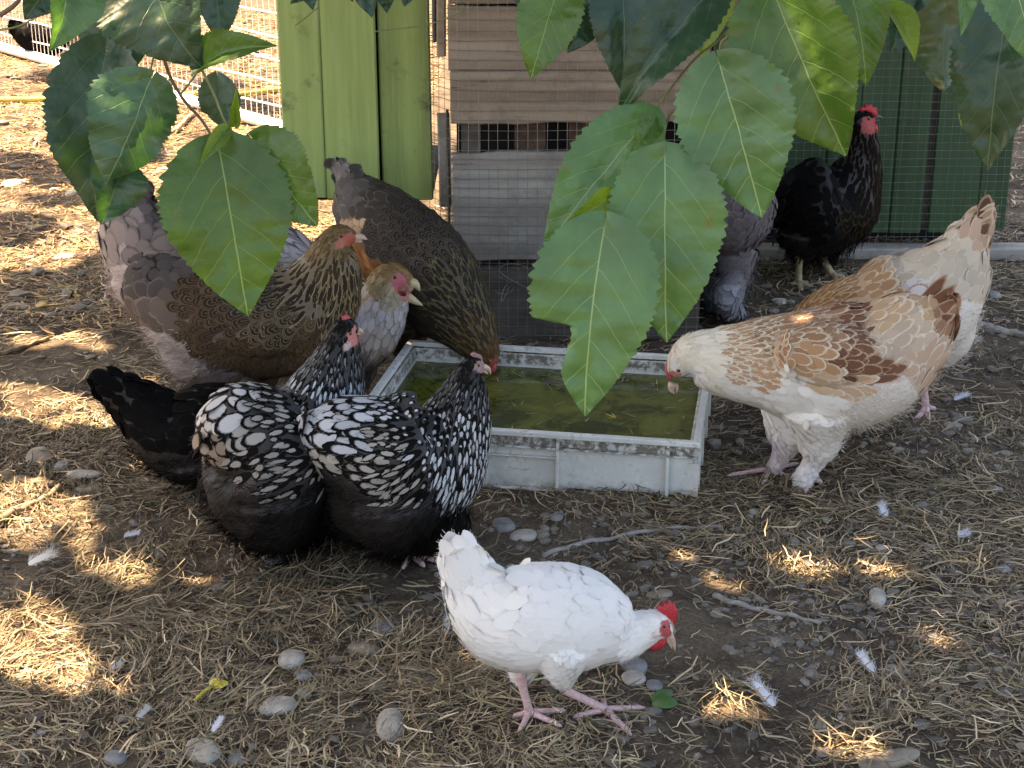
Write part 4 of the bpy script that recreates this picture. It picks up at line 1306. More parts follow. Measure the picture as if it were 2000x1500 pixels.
CR, BU, SA, RU = (.74, .66, .53), (.52, .39, .285), (.33, .18, .105), (.185, .085, .052)
WF, WFE = (.80, .75, .69), (.76, .68, .60)
hen("cream and chestnut hen leaning over the right rim of the crate to drink", ground_pt(1548, 940), math.pi,
    [(1842, 596, 26, .5), (1828, 610, 48, .45), (1800, 634, 80, .62), (1752, 668, 100, .85), (1700, 704, 120, .95), (1630, 717, 124, .95), (1560, 714, 110, .93), (1490, 708, 90, .92), (1430, 706, 74, .95), (1386, 702, 62, .95), (1350, 698, 46, .9), (1329, 711, 30, .8), (1317, 732, 16, .72)],
    [Z(1845, 580, 78, 26, RU, (.48, .30, .19), .14, 0, .08, 1, .1, droop=0), Z(1835, 630, 70, 26, SA, (.55, .38, .26), .16, 0, .08, 1, .1, droop=.1), Z(1790, 600, 44, 27, (.50, .32, .19), (.70, .54, .38), .2, 0, .06, 1, .1), Z(1770, 660, 50, 28, BU, (.72, .58, .43), .2, 0, .06, 1, .1), Z(1720, 620, 40, 26, (.50, .33, .20), (.70, .55, .40), .2, 0, .05, 1, .1), Z(1720, 690, 46, 26, BU, (.72, .60, .46), .2, 0, .06, 1, .1), Z(1800, 710, 48, 26, (.55, .37, .26), (.70, .58, .48), .2, 0, .07, .9, .1),
     Z(1660, 640, 36, 22, RU, (.58, .40, .26), .17, 0, .05, 1, .1), Z(1600, 650, 34, 20, SA, (.66, .52, .37), .2, 0, .05, 1, .15), Z(1650, 710, 44, 22, RU, (.50, .32, .21), .13, 0, .05, 1, .15), Z(1700, 725, 54, 20, RU, (.46, .28, .18), .13, 0, .06, .7, .3), Z(1580, 700, 36, 21, (.46, .26, .14), (.68, .54, .40), .18, 0, .05, 1, .2), Z(1600, 740, 44, 20, (.60, .42, .28), (.74, .62, .50), .18, 0, .05, 1, .3), Z(1660, 755, 46, 20, (.58, .38, .25), (.72, .6, .48), .18, 0, .05, .7, .3),
     Z(1540, 650, 32, 15, SA, (.68, .56, .41), .24, 0, .05, 1, .4), Z(1480, 660, 30, 12, (.34, .18, .095), (.72, .62, .46), .32, 0, .05, 1, .6), Z(1440, 680, 28, 11, (.48, .28, .16), (.76, .68, .52), .34, 0, .05, 1, .7), Z(1435, 735, 28, 11, (.50, .30, .19), (.76, .67, .55), .34, 0, .05, .8, .7), Z(1490, 730, 30, 14, (.50, .29, .17), (.74, .64, .5), .28, 0, .05, 1, .4),
     Z(1375, 690, 28, 11, CR, (.76, .70, .58), .2, 0, .05, 1, .7), Z(1340, 690, 18, 9, CR, CR, .2, 0, .04, 1, .6), Z(1352, 735, 24, 12, (.76, .70, .66), WF, .2, 0, .07, .8, .5), Z(1390, 745, 28, 12, (.76, .68, .56), WF, .2, 0, .05, .8, .6),
     Z(1530, 765, 36, 20, WF, WFE, .15, 0, .03, 1.2, .3), Z(1440, 775, 32, 18, WF, WFE, .15, 0, .03, 1.25, .3), Z(1550, 815, 32, 20, WF, WFE, .15, 0, .04, 1), Z(1600, 790, 36, 20, WF, WFE, .12, 0, .04, 1), Z(1700, 790, 36, 20, WF, (.74, .63, .54), .1, 0, .05, 1, fl=1), Z(1640, 830, 32, 20, WF, (.74, .64, .56), .1, 0, .05, 1, fl=1), Z(1740, 760, 36, 20, WF, (.72, .60, .50), .1, 0, .05, .8, fl=1),
     Z(1590, 870, 22, 14, WF, (.72, .66, .62), .1, 0, .03, 1), Z(1575, 930, 28, 13, (.74, .69, .68), (.66, .60, .60), .1, 0, .10, 1, .3, droop=.8), Z(1505, 905, 24, 11, (.66, .56, .56), (.6, .5, .5), .1, 0, .10, 1, .3, droop=.8)],
    lobes=[([(1768, 728, 16, .078), (1730, 716, 34, .078), (1670, 702, 56, .078), (1600, 692, 62, .078), (1530, 690, 44, .078)], sd) for sd in (1, -1)] + [([(1600, 800, 78, .04), (1600, 845, 52, .045), (1596, 882, 36, .045), (1588, 905, 20, .045), (1572, 930, 20, .045), (1562, 952, 18, .045)], 1), ([(1545, 790, 62, .03), (1535, 835, 42, .04), (1532, 865, 30, .04), (1520, 890, 16, .04), (1506, 912, 15, .04)], -1)],
    legs=[dict(hock=(1592, 905), foot=(1580, 945), toes=[(1548, 958), (1572, 968), (1606, 948), (1600, 938)], r=8), dict(hock=(1526, 880), foot=(1504, 924), toes=[(1418, 932), (1488, 952), (1560, 908), (1548, 938), (1532, 918)], r=7)],
    faces=[(1313, 742, 11, 17, (.52, .16, .14)), (1324, 740, 9, 12, (.50, .22, .20))], eye=(1325, 724), eye_r=4.8, beaks=[((1313, 748), (1311, 760), (1318, 770), 8), ((1320, 750), (1322, 760), (1321, 768), 4.5)],
    extra=[(1785, 612, 1850, 536, 26, RU, (.45, .30, .2), .10, .0), (1790, 622, 1868, 556, 26, RU, (.45, .30, .2), .10, .008), (1792, 634, 1872, 584, 26, (.25, .12, .07), (.5, .36, .26), .12, .014), (1788, 645, 1866, 614, 26, RU, (.5, .34, .24), .12, .02), (1782, 660, 1846, 650, 24, (.28, .14, .085), (.55, .40, .3), .12, .026), (1775, 685, 1828, 690, 24, (.36, .21, .14), (.6, .48, .4), .15, .03), (1765, 700, 1812, 722, 24, (.3, .15, .09), (.6, .48, .4), .15, .034)],
    comb=[(1300, 722), (1299, 712), (1304, 705), (1309, 712), (1311, 730), (1309, 746), (1302, 740)], comb_mat=M_COMB_PINK, leg_mat=M_LEG_PINK, seed=14, vox=.0055, fluff_len=11, amp=.6, group="cream and chestnut hens")

hen("buff and white hen behind the chestnut one, its dark tipped tail raised to the right", ground_pt(1800, 828), math.radians(176),
    [(1918, 424, 16, .4), (1908, 440, 30, .4), (1888, 476, 46, .55), (1852, 538, 86, .82), (1800, 592, 114, .95), (1740, 618, 114, .95), (1682, 628, 98, .92), (1632, 628, 76, .92), (1590, 640, 54, .9), (1560, 662, 38, .9), (1542, 684, 24, .8), (1534, 700, 12, .7)],
    [Z(1925, 405, 76, 26, (.46, .30, .20), (.56, .40, .28), .2, 0, .06, 1, .1, droop=0), Z(1895, 425, 76, 24, (.10, .055, .035), (.36, .22, .14), .15, 0, .06, .75, .1, droop=0), Z(1910, 470, 60, 28, (.52, .36, .26), (.62, .48, .37), .15, 0, .06, 1, .1), Z(1850, 490, 46, 32, (.56, .47, .36), (.66, .57, .46), .15, 0, .05, 1), Z(1890, 540, 50, 32, (.54, .45, .35), (.66, .57, .46), .15, 0, .06, 1),
     Z(1790, 510, 42, 30, (.54, .45, .34), (.66, .58, .47), .15, 0, .04, 1), Z(1740, 530, 40, 26, (.44, .34, .24), (.62, .53, .42), .2, 0, .04, 1), Z(1700, 560, 40, 24, (.36, .21, .12), (.58, .45, .32), .22, 0, .05, 1), Z(1760, 560, 40, 26, (.60, .54, .50), (.4, .26, .17), .2, 0, .05, .6),
     Z(1650, 545, 36, 14, (.30, .17, .085), (.52, .38, .23), .3, 0, .05, 1, .6), Z(1600, 590, 32, 12, (.24, .12, .055), (.42, .28, .15), .3, 0, .05, 1, .7), Z(1800, 650, 40, 26, (.5, .36, .26), (.62, .5, .4), .18, 0, .05, 1),
     Z(1870, 630, 36, 20, WF, (.76, .68, .60), .1, 0, .05, 1, fl=1), Z(1860, 690, 36, 20, WF, (.76, .68, .60), .1, 0, .05, 1, fl=1), Z(1800, 725, 36, 20, (.68, .54, .42), (.6, .44, .32), .1, 0, .05, 1, fl=1), Z(1730, 720, 30, 20, WF, WFE, .1)],
    lobes=[([(1850, 610, 60, .0), (1838, 660, 64, .02), (1815, 700, 46, .02)], 1), ([(1790, 670, 60, .03), (1800, 720, 34, .03), (1804, 752, 14, .03)], 1), ([(1740, 690, 60, .03), (1740, 740, 30, .03), (1740, 765, 14, .03)], -1)],
    legs=[dict(hock=(1804, 750), foot=(1808, 800), toes=[(1778, 832), (1818, 842), (1790, 826), (1828, 798)], r=8), dict(hock=(1740, 760), foot=(1735, 800), toes=[(1700, 806), (1720, 815)], r=7)],
    extra=[(1878, 462, 1930, 398, 22, (.10, .055, .035), (.42, .28, .19), .12, .0), (1884, 470, 1942, 404, 22, (.40, .26, .17), (.60, .45, .33), .15, .008), (1890, 480, 1936, 432, 24, (.16, .09, .055), (.5, .36, .26), .15, .014), (1870, 455, 1908, 402, 20, (.42, .28, .18), (.6, .45, .33), .15, -.004), (1876, 470, 1942, 396, 26, (.44, .30, .2), (.6, .46, .34), .12, .004), (1886, 490, 1940, 420, 26, (.34, .22, .15), (.58, .44, .33), .12, .012), (1892, 505, 1932, 458, 26, (.46, .33, .23), (.62, .5, .39), .12, .018)], faces=[(1535, 700, 9, 12, FACE_R)], eye=None, beaks=[((1534, 704), (1530, 712), (1532, 722), 6)], leg_mat=M_LEG_PINK, seed=15, fluff_len=11, amp=.6, group="cream and chestnut hens")

# two hens far behind the fence
hen("small black hen in the sun behind the wire fence", ground_pt(92, 116), math.radians(10),
    [(24, 46, 6, .5), (34, 56, 14, .6), (60, 72, 24, .9), (92, 80, 27, .9), (118, 72, 20, .9), (128, 54, 11, .9), (132, 44, 9, .8), (139, 45, 4, .7)],
    [Z(80, 75, 20, 14, B1, B2, .1), Z(132, 50, 9, 5, B1, B2, .1)], lobes=[([(80, 92, 14, .03), (82, 104, 6, .03)], 1), ([(96, 92, 14, .03), (98, 104, 6, .03)], -1)],
    legs=[dict(hock=(82, 104), foot=(84, 117), toes=[(92, 118)], r=2.5), dict(hock=(98, 104), foot=(100, 116), toes=[(108, 116)], r=2.5)], faces=[(138, 46, 5, 6, FACE_R)], comb=[(129, 38), (132, 32), (136, 34), (140, 36), (141, 42), (134, 40)], seed=20, vox=.008)
hen("white and brown hen in the sun behind the wire fence, beside the black one", ground_pt(150, 108), math.radians(200),
    [(186, 40, 6, .5), (178, 52, 14, .6), (158, 66, 21, .9), (138, 70, 20, .9), (122, 60, 14, .9), (116, 48, 9, .9), (112, 40, 8, .8), (106, 42, 4, .7)],
    [Z(180, 50, 20, 12, (.3, .14, .07), (.2, .09, .05), .1), Z(150, 60, 20, 14, (.34, .16, .08), (.2, .09, .05), .2), Z(120, 55, 14, 9, WF, WFE, .1), Z(150, 82, 18, 12, (.55, .4, .3), WFE, .1)], lobes=[([(146, 80, 12, .03), (146, 92, 5, .03)], 1), ([(160, 80, 12, .03), (160, 92, 5, .03)], -1)],
    legs=[dict(hock=(146, 92), foot=(146, 108), toes=[(138, 110)], r=2.5), dict(hock=(160, 92), foot=(160, 107), toes=[(152, 109)], r=2.5)], faces=[(107, 42, 5, 6, FACE_R)], seed=21, vox=.008)

# ------------------------------------------------------------------ mulberry tree: hanging leaves, twigs, trunk, shading crown
def leaf_mat(name, top, under, vein, gloss=.42, trans=.35):
    t = NT(name)
    uv = t.n("ShaderNodeUVMap", uv_map="UVMap").outputs[0]
    x, y, _ = t.sep(uv)
    ax = t.math('ABSOLUTE', t.math('SUBTRACT', x, .5))
    co = t.coords()
    wob = t.math('MULTIPLY_ADD', t.noise(co, 40, 2), .05, -.025)
    rib = t.ramp(ax, .0085, .003)
    q = t.math('ADD', t.math('SUBTRACT', y, t.math('MULTIPLY', t.math('POWER', ax, 1.22), 1.05)), wob)
    q = t.math('ADD', q, t.math('MULTIPLY', t.math('SIGN', t.math('SUBTRACT', x, .5)), .022))
    fr = t.math('FRACT', t.math('MULTIPLY_ADD', q, 5.4, .5))
    sv = t.ramp(t.math('ABSOLUTE', t.math('SUBTRACT', fr, .5)), 0.030, .008)
    sv = t.math('MULTIPLY', sv, t.math('MULTIPLY', t.ramp(ax, .46, .25, .15, 1.0), t.ramp(q, -.05, -.02)))
    v = t.math('MAXIMUM', rib, t.math('MULTIPLY', sv, .55))
    v = t.math('MULTIPLY', v, .85)
    n1 = t.noise(co, 18, 4, .6)
    n2 = t.noise(co, 75, 3, .6)
    rnd = t.n("ShaderNodeObjectInfo").outputs["Random"]
    c = t.mix(t.ramp(n1, .35, .7), tuple(k * .72 for k in top), top)
    c = t.mix(t.math('MULTIPLY', t.ramp(n1, .60, .78), .5), c, tuple(a * .55 + b * .45 for a, b in zip(top, (.15, .13, .02))))
    c = t.mix(t.math('MULTIPLY', t.ramp(n2, .66, .74), .25), c, (0.10, 0.12, 0.03))
    rim = t.math('MULTIPLY', t.ramp(ax, .22, .46), t.ramp(t.noise(co, 55, 3, .7), .62, .70))
    c = t.mix(t.math('MULTIPLY', rim, .7), c, (.17, .11, .035))
    c = t.mix(v, c, vein)
    back = t.n("ShaderNodeNewGeometry").outputs["Backfacing"]
    c = t.mix(back, c, t.mix(t.math('MULTIPLY', v, .6), under, vein))
    t.set(c, t.ramp(n2, .3, .7, gloss - .06, gloss + .1))
    t.b.inputs["Specular IOR Level"].default_value = .5
    h = t.math('ADD', t.math('MULTIPLY', v, -1.4), t.math('ADD', t.math('MULTIPLY', t.voronoi(co, 150), .45), t.math('MULTIPLY', n2, .4)))
    nb = t.bump(h, .35, .0022)
    tr = t.n("ShaderNodeBsdfTranslucent")
    t.put(tr.inputs[0], t.mix(1.0, c, (1.5, 1.75, .45), 'MULTIPLY'))
    t.put(tr.inputs[1], nb)
    ms = t.n("ShaderNodeMixShader")
    ms.inputs[0].default_value = trans
    t.t.links.new(t.b.outputs[0], ms.inputs[1])
    t.t.links.new(tr.outputs[0], ms.inputs[2])
    t.t.links.new(ms.outputs[0], t.out.inputs[0])
    return t.m


ML_DARK = leaf_mat("mulberry_leaf_dark", (.027, .070, .036), (.06, .095, .04), (.10, .16, .075), .34, .18)
ML_MID = leaf_mat("mulberry_leaf_green", (.078, .160, .034), (.12, .19, .05), (.22, .32, .12), .33, .35)
ML_LIGHT = leaf_mat("mulberry_leaf_light", (.092, .205, .080), (.15, .24, .08), (.29, .40, .20), .34, .30)
ML_YEL = leaf_mat("mulberry_leaf_young", (.16, .25, .045), (.18, .26, .06), (.30, .38, .12), .42, .4)
ML_DARK2 = leaf_mat("mulberry_leaf_deep_green", (.050, .125, .058), (.09, .15, .06), (.18, .27, .12), .36, .2)
M_TWIG = simple_mat("green_twig", (.22, .24, .09), .55, .35, 80, .3)
M_BARK = simple_mat("brown_bark", (.20, .145, .095), .85, .45, 40, .8)

TREE_O = np.array([-2.9, 1.2, 0])
tree = empty("mulberry_tree", TREE_O, 0, label="mulberry tree with big serrated green leaves hanging down over the hens", category="tree")
lrng = np.random.RandomState(77)


def leaf(bx, by, tx, ty, w, Y=1.42, dY=-.03, roll=0.0, fold=.18, bend=.08, mat=None, wave=.03, notch=None, lobe=.10, asym=0.0, curl=0.0, flip=False):
    B, T = at_depth(bx, by, Y), at_depth(tx, ty, Y + dY)
    ax = T - B
    L = np.linalg.norm(ax)
    ax = ax / L
    W = w * Y / math.cos(TILT) * .97 / F_PX
    toc = nrm(CAM - (B + T) / 2)
    S = nrm(np.cross(ax, toc))
    Nn = np.cross(S, ax)
    S, Nn = S * math.cos(roll) + Nn * math.sin(roll), Nn * math.cos(roll) - S * math.sin(roll)
    if flip:
        S, Nn = -S, -Nn
    W = W / max(.35, abs(math.cos(roll)))
    ny_, nx_ = 97, 11
    y = np.linspace(0, 1, ny_)
    wy = np.sin(np.pi * y**.60) ** .82 * (1 - .10 * smooth(.80, 1, y))
    wy = np.maximum(wy, .012)
    v = np.linspace(-1, 1, nx_)
    teeth = (y * 25 + .5 * np.sin(y * 17 + bx) + .2 * np.sin(y * 53)) % 1.0
    ser = 1 + .10 * (teeth - .5) * smooth(0.01, .08, y) * smooth(1.0, .93, y)
    yy, vv = np.meshgrid(y, v, indexing='ij')
    half = np.repeat((wy * .5)[:, None], nx_, 1)
    edge = np.abs(vv) ** 6
    half = half * (1 + (np.repeat(ser[:, None], nx_, 1) - 1) * edge)
    half = half * np.where(vv > 0, 1 + asym, 1 - asym)
    if notch:
        sd, y0, dep = notch
        cut = 1 - dep * smooth(y0 - .015, y0 + .02, yy) * (1 - .75 * smooth(y0 + .06, y0 + .34, yy))
        half = np.where(vv * sd > 0, half * cut, half)
    xl = vv * half                                   # in leaf widths
    yl = yy - lobe * np.abs(vv) ** 1.6 * (1 - yy) ** 7 - .012 * edge * (np.repeat(ser[:, None], nx_, 1) - 1) * 8
    q = yy - .95 * np.abs(xl)
    q = yy - 1.05 * np.abs(xl) ** 1.22 + .022 * np.sign(xl)
    quilt = np.abs(np.sin(np.pi * q * 5.4)) * np.abs(vv) * (1 - vv**6)
    ph = lrng.uniform(0, 6.28)
    up = (1.6 * fold * np.abs(xl) * W + bend * 4 * yy * (1 - yy) * L + quilt * .034 * W
          + wave * W * np.sin(yy * 11 + ph + 2 * (vv > 0)) * vv**2 - curl * L * smooth(.55, 1, yy) ** 2
          + .045 * W * (vnoise(xl * 5 + ph * 9, yy * 5) - .5) * 2 + .02 * W * (vnoise(xl * 14 + ph * 9, yy * 14) - .5) * 2)
    side = lrng.uniform(-.05, .05)
    P = B + ax * (yl * L)[..., None] + S * (xl * W + side * 4 * yy * (1 - yy) * L * .6)[..., None] + Nn * up[..., None]
    i = np.arange(ny_ - 1)[:, None] * nx_ + np.arange(nx_ - 1)[None]
    Q = np.stack([i, i + 1, i + nx_ + 1, i + nx_], -1).reshape(-1, 4)
    me = mesh_np("leaf", P.reshape(-1, 3) - TREE_O, Q, np.stack([xl + .5, yl], -1).reshape(-1, 2))
    link("leaf", me, mat or ML_MID, tree)
    return B


# leaf normals face the camera side; each row: base px, tip px, width px, options
LEAVES = [
    # left branch
    dict(a=(207, 98, 188, 432, 178), Y=1.50, roll=-.35, mat=ML_DARK, fold=.30, bend=.05, asym=-.05),
    dict(a=(232, 318, 200, 438, 105), Y=1.47, roll=.2, mat=ML_DARK2, fold=.35, wave=.10),
    dict(a=(294, 158, 206, 360, 170), Y=1.40, roll=.30, mat=ML_DARK2, fold=-.25, wave=.07, bend=.10),
    dict(a=(428, 290, 484, 617, 252), Y=1.36, roll=.10, mat=ML_MID, fold=.10, bend=.05, asym=.06),
    dict(a=(497, 276, 620, 442, 152), Y=1.38, roll=-.25, mat=ML_MID, fold=.15, bend=.05),
    dict(a=(442, 252, 391, 319, 34), Y=1.37, mat=ML_YEL, fold=.5),
    dict(a=(458, 242, 461, 172, 22), Y=1.40, mat=ML_YEL, fold=.6),
    dict(a=(388, 134, 543, 90, 66), Y=1.42, roll=.5, mat=ML_MID, fold=.5, bend=.15),
    dict(a=(425, 150, 446, 256, 80), Y=1.50, roll=.2, mat=ML_DARK, fold=.2, flip=True),
    dict(a=(272, -80, 392, 132, 205), Y=1.44, roll=-.35, mat=ML_DARK, fold=.2, bend=.08),
    dict(a=(128, -60, 96, 100, 96), Y=1.40, roll=.5, mat=ML_LIGHT, fold=.5, bend=.12),
    dict(a=(110, -60, 48, 38, 96), Y=1.46, roll=.1, mat=ML_DARK),
    dict(a=(178, -70, 196, 125, 108), Y=1.55, roll=.1, mat=ML_DARK, flip=True),
    dict(a=(412, -70, 430, 88, 92), Y=1.55, roll=.2, mat=ML_DARK),
    dict(a=(212, 192, 206, 276, 34), Y=1.48, mat=ML_YEL, fold=.2),
    # top middle, small dark leaves a little farther off
    dict(a=(592, -50, 612, 20, 50), Y=1.9, mat=ML_DARK), dict(a=(640, -50, 566, 8, 46), Y=1.95, mat=ML_DARK), dict(a=(700, -50, 726, 36, 52), Y=1.9, mat=ML_DARK, wave=.1),
    dict(a=(745, -60, 756, 26, 60), Y=1.95, mat=ML_DARK), dict(a=(800, -60, 790, 14, 56), Y=1.9, mat=ML_DARK), dict(a=(660, -60, 690, 4, 46), Y=2.0, mat=ML_DARK),
    # right branch
    dict(a=(1092, -34, 1036, 154, 122), Y=1.50, roll=-.15, mat=ML_MID, fold=.06),
    dict(a=(1146, -30, 1106, 104, 66), Y=1.53, roll=.8, mat=ML_DARK, fold=.4),
    dict(a=(1212, -60, 1216, 182, 132), Y=1.52, roll=.15, mat=ML_DARK, fold=.10),
    dict(a=(1400, -30, 1206, 214, 128), Y=1.50, roll=-.3, mat=ML_DARK, fold=.35, curl=.05),
    dict(a=(1430, -60, 1368, 118, 80), Y=1.56, roll=.4, mat=ML_YEL, fold=.2, flip=True),
    dict(a=(1278, -70, 1310, 90, 150), Y=1.58, roll=.0, mat=ML_DARK, fold=.2),
    dict(a=(1510, -10, 1652, 304, 226), Y=1.42, roll=-.25, mat=ML_MID, fold=.28, bend=.07),
    dict(a=(1640, -80, 1692, 168, 126), Y=1.52, roll=.2, mat=ML_MID, fold=.15),
    dict(a=(1266, 236, 1062, 492, 150), Y=1.47, roll=-.25, mat=ML_LIGHT, fold=.2, bend=.07),
    dict(a=(1278, 232, 1232, 296, 52), Y=1.44, roll=.1, mat=ML_MID),
    dict(a=(1406, 128, 1488, 424, 222), Y=1.40, roll=-.15, mat=ML_LIGHT, fold=.15, bend=.06, asym=-.04),
    dict(a=(1298, 312, 1302, 668, 224), Y=1.38, roll=.12, mat=ML_LIGHT, fold=.16, bend=.06),
    dict(a=(1186, 384, 1102, 442, 66), Y=1.37, roll=.4, mat=ML_YEL, fold=.4),
    dict(a=(1180, 448, 1142, 812, 250), Y=1.33, roll=.05, mat=ML_LIGHT, fold=.10, bend=.06, notch=(1, .50, .66), asym=.02),
    # far right
    dict(a=(1966, 10, 1928, 334, 170), Y=1.55, roll=-.2, mat=ML_DARK, fold=.14),
    dict(a=(1850, 10, 1846, 180, 128), Y=1.75, roll=.1, mat=ML_DARK, fold=.3, wave=.08, flip=True),
    dict(a=(1962, -80, 2016, 128, 130), Y=1.40, roll=.2, mat=ML_LIGHT, fold=.2),
    dict(a=(1882, -40, 1877, 70, 36), Y=1.42, roll=.5, mat=ML_LIGHT, fold=.3),
    dict(a=(1738, 14, 1786, 122, 44), Y=1.60, roll=.5, mat=ML_YEL, fold=.5, bend=.2),
    dict(a=(1886, 166, 1878, 252, 22), Y=1.75, mat=ML_YEL, fold=.4),
    dict(a=(1730, -70, 1760, 60, 110), Y=1.80, mat=ML_DARK), dict(a=(1800, -70, 1790, 66, 110), Y=1.85, mat=ML_DARK, flip=True), dict(a=(1900, -60, 1930, 90, 120), Y=1.85, mat=ML_DARK),
    dict(a=(1680, -70, 1716, 40, 80), Y=1.85, mat=ML_DARK), dict(a=(1990, -20, 1960, 150, 120), Y=1.9, mat=ML_DARK), dict(a=(1840, -60, 1830, 90, 110), Y=1.95, mat=ML_DARK),
    dict(a=(1560, -90, 1600, 40, 120), Y=1.6, mat=ML_DARK),
    dict(a=(1330, -70, 1262, 128, 120), Y=1.66, roll=.2, mat=ML_DARK2, fold=.3), dict(a=(1500, -60, 1440, 96, 110), Y=1.7, roll=-.3, mat=ML_DARK2, fold=.3), dict(a=(1450, 150, 1420, 268, 92), Y=1.5, roll=.5, mat=ML_DARK2, fold=.4),
    dict(a=(1000, -70, 1052, 30, 84), Y=1.7, roll=.3, mat=ML_DARK), dict(a=(1180, -80, 1168, 60, 90), Y=1.62, roll=.4, mat=ML_MID, fold=.3), dict(a=(1250, 330, 1080, 452, 96), Y=1.5, roll=.3, mat=ML_DARK2, fold=.3), dict(a=(1330, 330, 1372, 470, 90), Y=1.46, roll=-.5, mat=ML_MID, fold=.4),
    dict(a=(240, 20, 250, 150, 84), Y=1.58, roll=.3, mat=ML_DARK, fold=.3), dict(a=(430, 300, 404, 404, 74), Y=1.44, roll=.6, mat=ML_DARK2, fold=.4), dict(a=(1620, -60, 1650, 110, 110), Y=1.62, roll=-.3, mat=ML_DARK2, fold=.3), dict(a=(1770, 0, 1736, 110, 80), Y=1.8, roll=.4, mat=ML_DARK, fold=.4),
]
for d in LEAVES:
    d = dict(d)
    leaf(*d.pop('a'), **d)

TWIGS = [
    ([(296, -120), (305, 40), (322, 120), (352, 185), (398, 240), (425, 288)], 1.46, 3.6, M_BARK), ([(352, 185), (372, 160), (392, 132)], 1.44, 2.4, M_TWIG), ([(392, 132), (420, 190), (440, 240), (462, 262), (497, 276)], 1.42, 2.6, M_TWIG),
    ([(225, -60), (232, 60), (207, 100)], 1.50, 3.0, M_TWIG), ([(310, 80), (296, 130), (294, 160)], 1.45, 2.4, M_TWIG), ([(425, 288), (440, 252)], 1.38, 2.0, M_TWIG), ([(0, 30), (30, 8), (60, -30)], 1.5, 5, M_BARK), ([(-20, 62), (40, 50), (62, 38), (92, 24)], 1.5, 2.2, M_TWIG),
    ([(1452, -110), (1438, 20), (1422, 70), (1406, 104), (1392, 150), (1340, 210), (1298, 250), (1292, 300)], 1.46, 4.2, M_BARK), ([(1422, 70), (1406, 104), (1406, 130)], 1.42, 3.2, M_TWIG), ([(1428, 52), (1395, 85), (1360, 112), (1290, 200), (1268, 236)], 1.48, 2.8, M_TWIG),
    ([(1292, 300), (1298, 314)], 1.39, 3, M_TWIG), ([(1298, 300), (1230, 350), (1190, 400), (1180, 450)], 1.38, 2.6, M_TWIG), ([(1452, -60), (1490, -40), (1510, -8)], 1.44, 3.0, M_TWIG), ([(880, -40), (905, 10), (860, 40), (730, 62)], 2.1, 1.4, M_TWIG), ([(622, 14), (590, 40), (576, 50)], 1.95, 1.2, M_TWIG),
    ([(1930, -120), (1950, -40), (1966, 12)], 1.56, 3.2, M_TWIG), ([(1930, -120), (1850, 12)], 1.76, 3, M_TWIG),
]
for pts, Y, r, m in TWIGS:
    p = catmull(np.array([at_depth(x, y, Y) for x, y in pts]), 16)
    g = Geo()
    g.tube(p - TREE_O, np.linspace(r, r * .7, 16) * Y / F_PX * 1.05, 7)
    link("twig", g.mesh("twig"), m, tree)

# trunk and limbs (out of the frame to the left) that carry the branches
g = Geo()
s = np.linspace(0, 1, 14)
g.tube(np.stack([.10 * np.sin(s * 3), .08 * np.sin(s * 4 + 1) - .067, s * 2.25], -1), .15 - .06 * s + .06 * np.exp(-s * 9), 14)
link("trunk", g.mesh("trunk"), M_BARK, tree)
for (ex_, ey_, ez_) in ((1.6, .5, 2.55), (2.6, .35, 2.5), (4.2, .3, 2.55), (1.9, 2.4, 2.8), (3.6, 2.3, 2.7), (.3, 2.3, 2.8), (-.8, .5, 2.7)):
    e = np.array([ex_, ey_, ez_])
    p = catmull(np.array([[0.01, 0.0, 2.1], [e[0] * .3, e[1] * .3, 2.42], [e[0] * .7, e[1] * .7, 2.62], e]), 16)
    g = Geo()
    g.tube(p, np.linspace(.06, .015, 16), 8)
    link("branch", g.mesh("branch"), M_BARK, tree)

# crown: leaves above the frame; where the photograph has sun on the ground the crown has its gaps
LIT = [  # (px, py, radius m at the spot, height z)
    (30, 975, .10, 0), (90, 1000, .10, 0), (130, 1030, .07, 0), (60, 1045, .06, 0), (150, 1010, .05, 0), (-60, 1000, .15, 0),
    (20, 1230, .11, 0), (70, 1270, .085, 0), (120, 1310, .07, 0), (170, 1340, .05, 0), (60, 1190, .06, 0), (-50, 1260, .12, 0), (205, 1352, .035, 0),
    (200, 1100, .035, 0), (245, 1118, .045, 0), (285, 1125, .03, 0), (400, 1138, .03, 0), (175, 1080, .025, 0),
    (60, 670, .06, 0), (130, 665, .05, 0), (185, 680, .05, 0), (20, 760, .06, 0), (90, 775, .06, 0), (170, 790, .05, 0), (210, 820, .06, 0), (100, 830, .04, 0), (30, 800, .05, 0), (290, 742, .04, 0),
    (1345, 1105, .028, 0), (1372, 1120, .02, 0), (1420, 1143, .026, 0), (1545, 1112, .035, 0), (1590, 1120, .035, 0), (1730, 1125, .034, 0), (1765, 1132, .02, 0), (1495, 1050, .026, 0), (1400, 1042, .012, 0), (1835, 1252, .03, 0),
    (1420, 1383, .035, 0), (1470, 1392, .02, 0), (1640, 1462, .035, 0), (1690, 1470, .035, 0), (1920, 1098, .018, 0), (1965, 1150, .012, 0), (940, 1290, .02, 0), (965, 1300, .02, 0),
    (704, 515, .034, .33), (722, 540, .028, .30), (695, 440, .010, .40), (1555, 608, .022, .40), (1590, 615, .012, .40), (1200, 815, .02, .09), (1270, 838, .014, .09), (1005, 843, .008, .14), (1362, 835, .012, .14), (962, 690, .012, .2), (180, 730, .03, .2),
    (860, 430, .05, 0), (1590, 580, .01, 0),
]
LIT3 = np.array([list(ground_pt(a, b, z)) + [r] for a, b, r, z in LIT])
